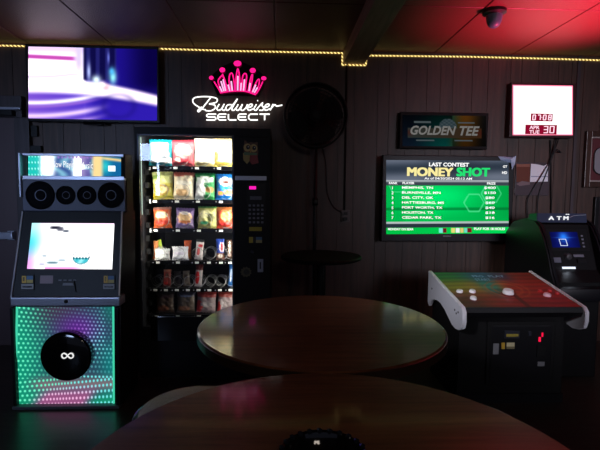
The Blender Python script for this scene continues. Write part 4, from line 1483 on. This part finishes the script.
# grey ceiling fixture
Yc = 3.02
cc = P(494.5, 9, Yc)
lf = thing('ceiling_lamp', (cc.x, Yc, CZ), 'small grey glass ceiling fixture in the red glow', 'ceiling lamp')
obj('mount', lathe([(0, 0.004), (0.075, 0.002), (0.075, -0.02), (0.05, -0.032), (0, -0.032)], (cc.x, Yc, CZ), 32), BLACK, lf, True)
obj('glass_shade', lathe([(0.048, -0.024), (0.052, -0.028), (0.051, -0.05), (0.046, -0.075), (0.036, -0.098), (0.02, -0.11), (0, -0.113)], (cc.x, Yc, CZ), 32), mat('frosted_grey_glass', S(64, 108, 120), 0.4, bump=0.3, bscale=60), lf, True)

# ================================================================== GOLF ARCADE CABINET
gx0, gx1 = P(464, 307, 2.65).x, P(583.5, 308, 2.65).x
gz0, gz1 = P(520, 307.5, 2.65).z, P(480, 272.5, 3.25).z
ga = thing('arcade_cabinet', ((gx0 + gx1) / 2, 2.98, 0), 'black golf arcade cabinet with a colourful trackball control panel and white sides', 'arcade cabinet')
obj('cabinet', prism([(2.78, 0), (3.3, 0), (3.3, gz1 - 0.05), (3.2, gz1 - 0.06), (2.78, gz0 - 0.05)], gx0 + 0.03, gx1 - 0.03, 'X'), MATTE, ga)
bm = prism([(2.65, gz0), (3.25, gz1), (3.25, gz1 - 0.05), (2.72, gz0 - 0.075), (2.655, gz0 - 0.06), (2.64, gz0 - 0.03)], gx0 + 0.006, gx1 - 0.006, 'X')
deck = obj('control_deck', bm, BLACK, ga)
nrm = Vector((0, -(gz1 - gz0), 0.6)).normalized()


def dk(u, v, lift=0.0):
    """point on the deck: u across, v from the back to the front"""
    return Vector((gx0 + 0.008 + (gx1 - gx0 - 0.016) * u, 3.25 + (2.655 - 3.25) * v, gz1 + (gz0 - gz1) * v)) + nrm * lift


def deck_img(u, v):
    back = mixc((34, 110, 50), (30, 74, 110), sstep(0.1, 0.45, u))
    back = mixc(back, (60, 30, 70), sstep(0.45, 0.65, u))
    back = mixc(back, (120, 34, 30), sstep(0.65, 0.8, u))
    mid = mixc((122, 120, 30), (170, 90, 36), sstep(0.1, 0.5, u))
    mid = mixc(mid, (30, 120, 104), math.exp(-((u - 0.42) / 0.1) ** 2))
    mid = mixc(mid, (150, 34, 26), sstep(0.5, 0.65, u))
    frt = mixc((110, 26, 22), (150, 28, 26), u)
    col = mixc(back, mid, sstep(0.1, 0.42, v))
    col = mixc(col, frt, sstep(0.45, 0.85, v))
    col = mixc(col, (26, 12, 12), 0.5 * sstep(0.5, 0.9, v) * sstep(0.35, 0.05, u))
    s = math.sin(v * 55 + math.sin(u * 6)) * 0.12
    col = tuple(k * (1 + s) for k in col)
    du, dv = (u - 0.55), (v - 0.52) * 0.8
    r = math.hypot(du, dv)
    if abs(r - 0.13) < 0.012 or abs(r - 0.19) < 0.008:
        col = mixc(col, (190, 90, 40), 0.5)
    if abs(du) < 0.006 + 0.02 * v and v > 0.6:
        col = mixc(col, (60, 14, 14), 0.6)
    return col


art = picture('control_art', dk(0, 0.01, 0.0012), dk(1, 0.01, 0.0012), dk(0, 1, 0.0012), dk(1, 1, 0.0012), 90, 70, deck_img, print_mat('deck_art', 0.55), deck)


def on_deck(name, px, py, r, h, m, par=None):
    A = dk(0, 0)
    d = fw + rt * ((px - 300) / F) + up * ((225 - py) / F)
    p = EYE + d * ((A - EYE).dot(nrm) / d.dot(nrm))
    bm = lathe([(r, 0), (r, h * 0.5), (r * 0.85, h), (0, h * 1.05)], (0, 0, 0), 24)
    bmesh.ops.rotate(bm, verts=bm.verts[:], matrix=Vector((0, 0, 1)).rotation_difference(nrm).to_matrix(), cent=(0, 0, 0))
    bmesh.ops.translate(bm, verts=bm.verts[:], vec=p)
    return obj(name, bm, m, par or deck, True)


WB = mat('white_button', S(235, 232, 235), 0.3)
for px, py in ((459.5, 292.2), (472.4, 292.2), (473.4, 299)):
    on_deck('button', px, py, 0.021, 0.016, WB, ga)
on_deck('button', 547, 295.8, 0.024, 0.016, mat('pink_button', S(240, 190, 200), 0.3), ga)
RB = mat('red_button', S(200, 50, 50), 0.3)
for px, py in ((540, 291.6), (549.6, 291.4), (557, 294)):
    on_deck('button', px, py, 0.014, 0.012, RB, ga)
on_deck('trackball', 508, 294, 0.036, 0.03, WB, ga)
on_deck('trackball_ring', 508, 294.2, 0.047, 0.006, mat('ring_red', S(110, 30, 34), 0.4), ga)
for t, q in (('PRO', (0.36, 0.10, 0.47, 0.17)), ('PLAY', (0.52, 0.10, 0.68, 0.17)), ('START', (0.35, 0.21, 0.5, 0.28))):
    bm = text_bm(bmesh.new(), t, 0, 1, 0, 1, 0, 0.02)
    for v in bm.verts:
        v.co = dk(q[0] + (q[2] - q[0]) * v.co.x, q[3] + (q[1] - q[3]) * v.co.z, 0.002)
    obj('deck_lettering', bm, mat('deck_letter', S(120, 150, 190), 0.4), deck)

# white moulded side panels (side profile in y,z; hooked front)
side = [(3.27, gz1 + 0.012), (2.70, gz0 + 0.016), (2.645, gz0 + 0.006), (2.62, gz0 - 0.02), (2.615, gz0 - 0.08), (2.63, gz0 - 0.125), (2.68, gz0 - 0.15), (2.74, gz0 - 0.158),
        (2.79, gz0 - 0.15), (2.85, gz0 - 0.122), (2.92, gz0 - 0.09), (3.0, gz0 - 0.065), (3.08, gz0 - 0.06), (3.15, gz0 - 0.073), (3.20, gz0 - 0.1), (3.24, gz0 - 0.145), (3.27, gz0 - 0.12)]
for s, (xa, xb) in enumerate(((gx0 - 0.018, gx0 + 0.007), (gx1 - 0.007, gx1 + 0.018))):
    sp_ = obj('side_panel', prism(side, xa, xb, 'X', 0.004), WHITEP, ga, True, 40)
    if s == 0:
        for (y, z) in ((2.72, gz0 - 0.055), (2.69, gz0 - 0.04), (2.745, gz0 - 0.04), (3.18, gz0 + 0.0)):
            bm = tube([(xa - 0.002, y, z), (xa + 0.006, y, z)], 0.007, 12)
            obj('bolt', bm, BLACK, sp_)
        
YD = 2.776
cd = obj('coin_door', box(*R(486, 321, 553, 384, YD)[:2], YD - 0.012, YD + 0.004, *R(486, 321, 553, 384, YD)[2:], 0.004), MATTE, ga)
a, b, c, d = R(489.5, 325, 549.5, 380.5, YD)
obj('door_inset', box(a, b, YD - 0.016, YD - 0.008, c, d, 0.003), BLACK, cd)
YE = YD - 0.017
def dp(name, q, m, t=0.004):
    a, b, c, d = R(*q, YE)
    return obj(name, box(a, b, YE - t, YE + 0.001, c, d, 0.001), m, ga)
dp('bill_acceptor', (504, 330.5, 519, 338), DGREY, 0.01)
dp('acceptor_label', (505.5, 333.4, 517.6, 336.2), mat('olive_label', S(150, 135, 50), 0.5), 0.011)
pt = Paint()
for q, c in (((501.5, 342.6, 504.8, 349), (190, 150, 50)), ((504.8, 342.6, 506.6, 349), (40, 34, 24)), ((506.6, 342.6, 514.6, 346.5), (200, 190, 150)), ((506.6, 346.5, 514.6, 349), (120, 110, 80))):
    pt.quad_px(*q, YE - 0.002, S(*c))
pt.build('price_sticker', PRINT, ga)
dp('coin_return', (493, 343.5, 498.4, 354), GREYP, 0.006)
dp('lock', (528, 331.5, 531, 335.5), DGREY, 0.008)
LEDR = emit('red_led', S(255, 24, 70), 1.1)
dp('indicator_lamp', (538.6, 337, 540.6, 341.6), LEDR)
dp('indicator_lamp', (541.6, 332.6, 543, 336.6), LEDR)
dp('coin_slot', (537.4, 361.6, 544, 366), GREYP, 0.006)
dp('coin_mech', (536.6, 345, 545, 357), MATTE, 0.008)
obj('foot_plate', box(gx0 + 0.02, gx1 - 0.02, 2.77, 2.79, 0.0, 0.06), BLACK, ga)

# ================================================================== CASH MACHINE
ax0, ax1 = P(541, 230, 3.3).x, P(588, 230, 3.3).x + 0.04
am = thing('cash_machine', ((ax0 + ax1) / 2, 3.4, 0), 'black cash machine with a blue screen and lit header beside the golf cabinet', 'cash machine')
ATMB = mat('cash_machine_black', S(11, 11, 13), 0.6, spec=0.2)
obj('pedestal', box(ax0 + 0.02, ax1 - 0.02, 3.16, 3.78, 0.0, 0.62, 0.01), ATMB, am)
zf = [(3.80, 0.6), (3.80, 1.02), (3.66, 1.12), (3.40, 1.14), (3.33, 1.125), (3.2, 0.80), (3.12, 0.72), (3.12, 0.6)]
obj('body', prism(zf, ax0 + 0.02, ax1 - 0.02, 'X'), ATMB, am)
fin = [(3.80, 0.58), (3.80, 1.03), (3.70, 1.12), (3.5, 1.165), (3.36, 1.16), (3.29, 1.12), (3.22, 1.03), (3.16, 0.92), (3.11, 0.8), (3.06, 0.715), (3.03, 0.68), (3.02, 0.64), (3.04, 0.6), (3.1, 0.57)]
FIN = mat('hood_plastic', S(17, 17, 22), 0.4, spec=0.35)
for (xa, xb) in ((ax0 - 0.02, ax0 + 0.022), (ax1 - 0.022, ax1 + 0.02)):
    obj('side_hood', prism(fin, xa, xb, 'X', 0.012), FIN, am, True, 50)
bm = box(ax0 - 0.02, ax1 + 0.02, 3.03, 3.14, 0.60, 0.695, 0.02)
obj('shelf', bm, FIN, am, True, 50)
YA = 3.34
a, b, c, d = R(537.5, 213.4, 587.5, 222.6, YA)
tp = obj('header', prism([(YA, c), (YA + 0.14, c), (YA + 0.12, d - 0.01), (YA + 0.012, d)], a, b, 'X', 0.004), mat('header_blue_black', S(52, 60, 84), 0.25), am)
bm = bmesh.new()
for ch, q in (('A', (548.6, 216.2, 554.2, 220)), ('T', (556.6, 216.2, 561.6, 220)), ('M', (563.4, 216.2, 568.6, 220))):
    text_bold(bm, ch, *q, YA - 0.001, 0.3)
text_px(bm, '..', 565.5, 213.9, 569.5, 214.8, YA + 0.006, 0.06)
obj('header_lettering', bm, emit('atm_white', (0.95, 0.97, 1), 1.0), tp)
obj('header_stripe', tube(smooth([P(569, 217.5, YA - 0.002), P(574, 215.8, YA), P(580, 215.2, YA), P(586, 214.8, YA)], 4), 0.0025, 6), mat('stripe_silver', S(140, 150, 165), 0.4), tp)


def fas(px, py, lift=0.0):
    A = Vector((0, 3.33, 1.125)); B = Vector((0, 3.2, 0.80))
    n = Vector((1, 0, 0)).cross(A - B).normalized()
    if n.y > 0:
        n = -n
    d = fw + rt * ((px - 300) / F) + up * ((225 - py) / F)
    return EYE + d * (((A + n * lift) - EYE).dot(n) / d.dot(n))


def fas_box(name, px, m, lift=0.006, par=None):
    bm = bmesh.new()
    f = [bm.verts.new(fas(x, y, lift)) for x, y in px]
    g = [bm.verts.new(fas(x, y, -0.004)) for x, y in px]
    bm.faces.new(f)
    bm.faces.new(g[::-1])
    for i in range(4):
        bm.faces.new((f[i], g[i], g[(i + 1) % 4], f[(i + 1) % 4]))
    bmesh.ops.recalc_face_normals(bm, faces=bm.faces[:])
    return obj(name, bm, m, par or am)


fas_box('screen_bezel', [(545.5, 229), (586, 229), (590, 251), (549, 251)], BLACK, 0.01)


def atm_img(u, v):
    col = mixc((8, 12, 70), (14, 24, 110), math.sin(PI * u))
    k = math.exp(-((u - 0.47) / 0.16) ** 2 - ((v - 0.32) / 0.3) ** 2)
    col = mixc(col, (40, 130, 255), k)
    k = math.exp(-((u - 0.48) / 0.3) ** 2 - ((v - 0.36) / 0.035) ** 2)
    col = mixc(col, (60, 140, 255), 0.7 * k)
    return col


as_ = picture('screen', fas(549.5, 232, 0.011), fas(577, 232, 0.011), fas(552.5, 247.5, 0.011), fas(580.5, 247.5, 0.011), 50, 30, atm_img, SCREEN2, am)
pts = [fas(559, 239.2, 0.012), fas(565.6, 239.2, 0.012), fas(567.6, 245.6, 0.012), fas(561, 245.6, 0.012)]
obj('screen_icon', tube(pts, 0.003, 6, True), emit('icon_white', S(220, 232, 255), 1.0), as_)
obj('icon_centre', prism([(0, 0)] * 0 or [(pts[0].x + 0.006, pts[3].z + 0.006), (pts[2].x - 0.014, pts[3].z + 0.006), (pts[2].x - 0.014, pts[0].z - 0.006), (pts[0].x + 0.006, pts[0].z - 0.006)], pts[0].y - 0.002, pts[0].y - 0.001, 'Y'), BLACK, as_)
for k in range(4):
    y = 235 + k * 3.6
    x = 580.6 + k * 0.7
    fas_box('side_key', [(x, y), (x + 2.2, y), (x + 2.4, y + 1.7), (x + .2, y + 1.7)], mat('atm_key', S(110, 112, 125), 0.4), 0.014)
fas_box('card_slot', [(552, 257.5), (560.5, 257.5), (561.5, 262.6), (553, 262.6)], mat('atm_grey', S(98, 102, 116), 0.4), 0.016)
cn = fas(567.5, 256.5, 0.0)
obj('fingerprint_knob', lathe([(0, -0.03), (0.02, -0.026), (0.026, -0.01), (0.028, 0.01)], cn, 20, 'Y'), mat('atm_knob', S(56, 54, 58), 0.4), am, True)
fas_box('keypad', [(573, 254.5), (583.5, 254.5), (584.5, 257), (574, 257)], mat('atm_key', S(110, 112, 125), 0.4), 0.012)
fas_box('cash_slot_light', [(562, 266.8), (575.4, 266.8), (575.8, 268.9), (562.4, 268.9)], emit('cash_light', S(225, 236, 255), 1.4), 0.02)
fas_box('receipt_slot', [(577.5, 259), (586, 259), (586.8, 263), (578.3, 263)], BLACK, 0.012)
ld = bpy.data.lights.new('cash_slot_lamp', 'SPOT')
ld.energy = 0.5
ld.spot_size = math.radians(80)
ld.color = (0.75, 0.85, 1)
ld.shadow_soft_size = 0.02
lo = bpy.data.objects.new('cash_slot_lamp', ld)
COL.objects.link(lo)
lp = fas(569, 268, 0.03)
lo.parent = am
lo.location = lp - Vector(am.location)
lo.rotation_euler = (math.radians(-8), 0, 0)

# ================================================================== ROUND TABLES
def table_at(c, R_, z, label):
    t = thing('round_table', (c[0], c[1], 0), label, 'table', 'round bar tables')
    top = obj('tabletop', lathe([(0, z), (R_ - 0.004, z), (R_, z - 0.004), (R_, z - 0.03), (R_ - 0.006, z - 0.036), (0, z - 0.036)], (c[0], c[1], 0), 96), TABLEWOOD, t, True)
    obj('edge_band', lathe([(R_ - 0.001, z - 0.004), (R_ + 0.003, z - 0.006), (R_ + 0.003, z - 0.032), (R_ - 0.001, z - 0.034)], (c[0], c[1], 0), 96), TABLEEDGE, t, True)
    obj('column', lathe([(0.06, z - 0.036), (0.05, z - 0.06), (0.038, z - 0.07), (0.038, 0.06), (0.06, 0.045)], (c[0], c[1], 0), 24), BLACK, t, True)
    for k in range(4):
        a = PI / 4 + k * PI / 2
        bm = tube([(c[0] + 0.03 * math.cos(a), c[1] + 0.03 * math.sin(a), 0.055), (c[0] + 0.2 * math.cos(a), c[1] + 0.2 * math.sin(a), 0.045), (c[0] + 0.30 * math.cos(a), c[1] + 0.30 * math.sin(a), 0.025)], [0.03, 0.026, 0.02], 10)
        f_ = obj('foot', bm, BLACK, t, True)
        obj('glide', lathe([(0, 0.0), (0.018, 0.0), (0.018, 0.012), (0, 0.014)], (c[0] + 0.285 * math.cos(a), c[1] + 0.285 * math.sin(a), 0), 14), GREYP, f_)
    return t


table_at((0.1425, 1.556), 0.425, 0.90, 'round dark wood table in front of the snack vending machine')
table_at((0.0925, 0.673), 0.453, 0.90, 'round dark wood table nearest to us with the ashtray on it')

# ashtray
ac = Vector((0.072, 0.715, 0.90))
at_ = thing('ashtray', ac, 'black glass ashtray on the nearest round table', 'ashtray')
ar = 0.0755
obj('bowl', lathe([(0, 0.0), (ar * 0.8, 0.0), (ar * 0.95, 0.01), (ar, 0.028), (ar * 0.97, 0.034), (ar * 0.9, 0.032), (ar * 0.82, 0.016), (ar * 0.7, 0.008), (0, 0.007)], ac, 48), GLOSS, at_, True)
bm = bmesh.new()
for k in range(24):
    t = 2 * PI * k / 24
    bmesh.ops.create_icosphere(bm, subdivisions=1, radius=0.006, matrix=Matrix.Translation(ac + Vector((ar * 0.94 * math.cos(t), ar * 0.94 * math.sin(t), 0.033))))
obj('faceted_rim', bm, mat('rim_glass', S(26, 30, 40), 0.08), at_)

# ================================================================== STOOLS
SEATV = mat('brown_vinyl', S(74, 58, 50), 0.4, bump=0.15, bscale=150)
c0 = Vector((-0.242, 1.248, 0))
SH = 0.75
st = thing('bar_stool', c0, 'round brown stool with a metal banded seat left of the near table', 'stool', 'round stools at the tables')
sr = 0.17
obj('seat', lathe([(0, SH + 0.004), (sr * 0.6, SH + 0.003), (sr * 0.9, SH - 0.004), (sr * 0.97, SH - 0.016), (sr * 0.97, SH - 0.03), (0, SH - 0.03)], c0, 48), SEATV, st, True)
obj('seat_band', lathe([(sr * 0.965, SH - 0.014), (sr, SH - 0.018), (sr, SH - 0.05), (sr * 0.965, SH - 0.052), (sr * 0.965, SH - 0.014)], c0, 48), CHROME, st, True)
for k in range(4):
    a = PI / 4 + k * PI / 2
    obj('leg', tube([c0 + Vector((0.11 * math.cos(a), 0.11 * math.sin(a), SH - 0.04)), c0 + Vector((0.19 * math.cos(a), 0.19 * math.sin(a), 0.0))], 0.011, 10), BLACK, st, True)
pts = [c0 + Vector((0.165 * math.cos(2 * PI * k / 40), 0.165 * math.sin(2 * PI * k / 40), 0.2)) for k in range(40)]
obj('foot_ring', tube(pts, 0.008, 8, True), CHROME, st, True)
for loc, lab in (((0.50, 1.135, 0), 'round stool half hidden under the right side of the near table'),):
    c_ = copy_tree(st)
    c_.location = loc
    c_.rotation_euler.z = random.random()
    c_['label'] = lab

# ================================================================== LIGHT
w = bpy.data.worlds.new('world')
scene.world = w
w.use_nodes = True
bgn = w.node_tree.nodes['Background']
bgn.inputs['Color'].default_value = (0.62, 0.68, 1.0, 1)
bgn.inputs['Strength'].default_value = 0.085


def light(name, kind, loc, target, energy, color, **kw):
    d = bpy.data.lights.new(name, kind)
    d.energy = energy
    d.color = color
    for k, v in kw.items():
        setattr(d, k, v)
    o = bpy.data.objects.new(name, d)
    o.location = loc
    o.rotation_euler = (Vector(target) - Vector(loc)).to_track_quat('-Z', 'Y').to_euler()
    COL.objects.link(o)
    return o


# red stage lamp aimed at the ceiling on the right
light('red_spot_lamp', 'SPOT', (2.2, 2.85, 1.4), (1.98, 2.98, CZ), 450, (1.0, 0.06, 0.17), spot_size=math.radians(84), spot_blend=1.0, shadow_soft_size=0.05)
# dim warm fill light added near the ceiling behind us
light('room_fill', 'AREA', (0.6, -1.0, CZ - 0.1), (0.6, 0.5, 0.6), 8, (1.0, 0.86, 0.74), size=0.6)

# daylight from the windows of the room behind us
light('window_daylight', 'AREA', (-2.6, -1.6, 1.7), (-2.0, 3.9, 1.3), 4.8, (0.46, 0.62, 1.0), size=0.9, spread=math.radians(42))
light('window_daylight', 'AREA', (2.6, -1.6, 1.8), (2.45, 3.9, 1.3), 6.5, (0.86, 0.84, 1.0), size=0.9, spread=math.radians(42))
light('golf_fill', 'AREA', (-1.6, -0.4, 2.35), (1.3, 2.95, 0.68), 0.9, (0.9, 0.9, 1.0), size=0.2, spread=math.radians(15))  # unseen narrow fill added to brighten the golf cabinet

scene.view_settings.view_transform = 'Standard'
scene.view_settings.look = 'None'
scene.view_settings.exposure = 0
scene.view_settings.gamma = 1
scene.view_settings.use_curve_mapping = False
scene.cycles.use_denoising = True
scene.cycles.sample_clamp_indirect = 4.0
scene.cycles.max_bounces = 8
scene.cycles.transparent_max_bounces = 12
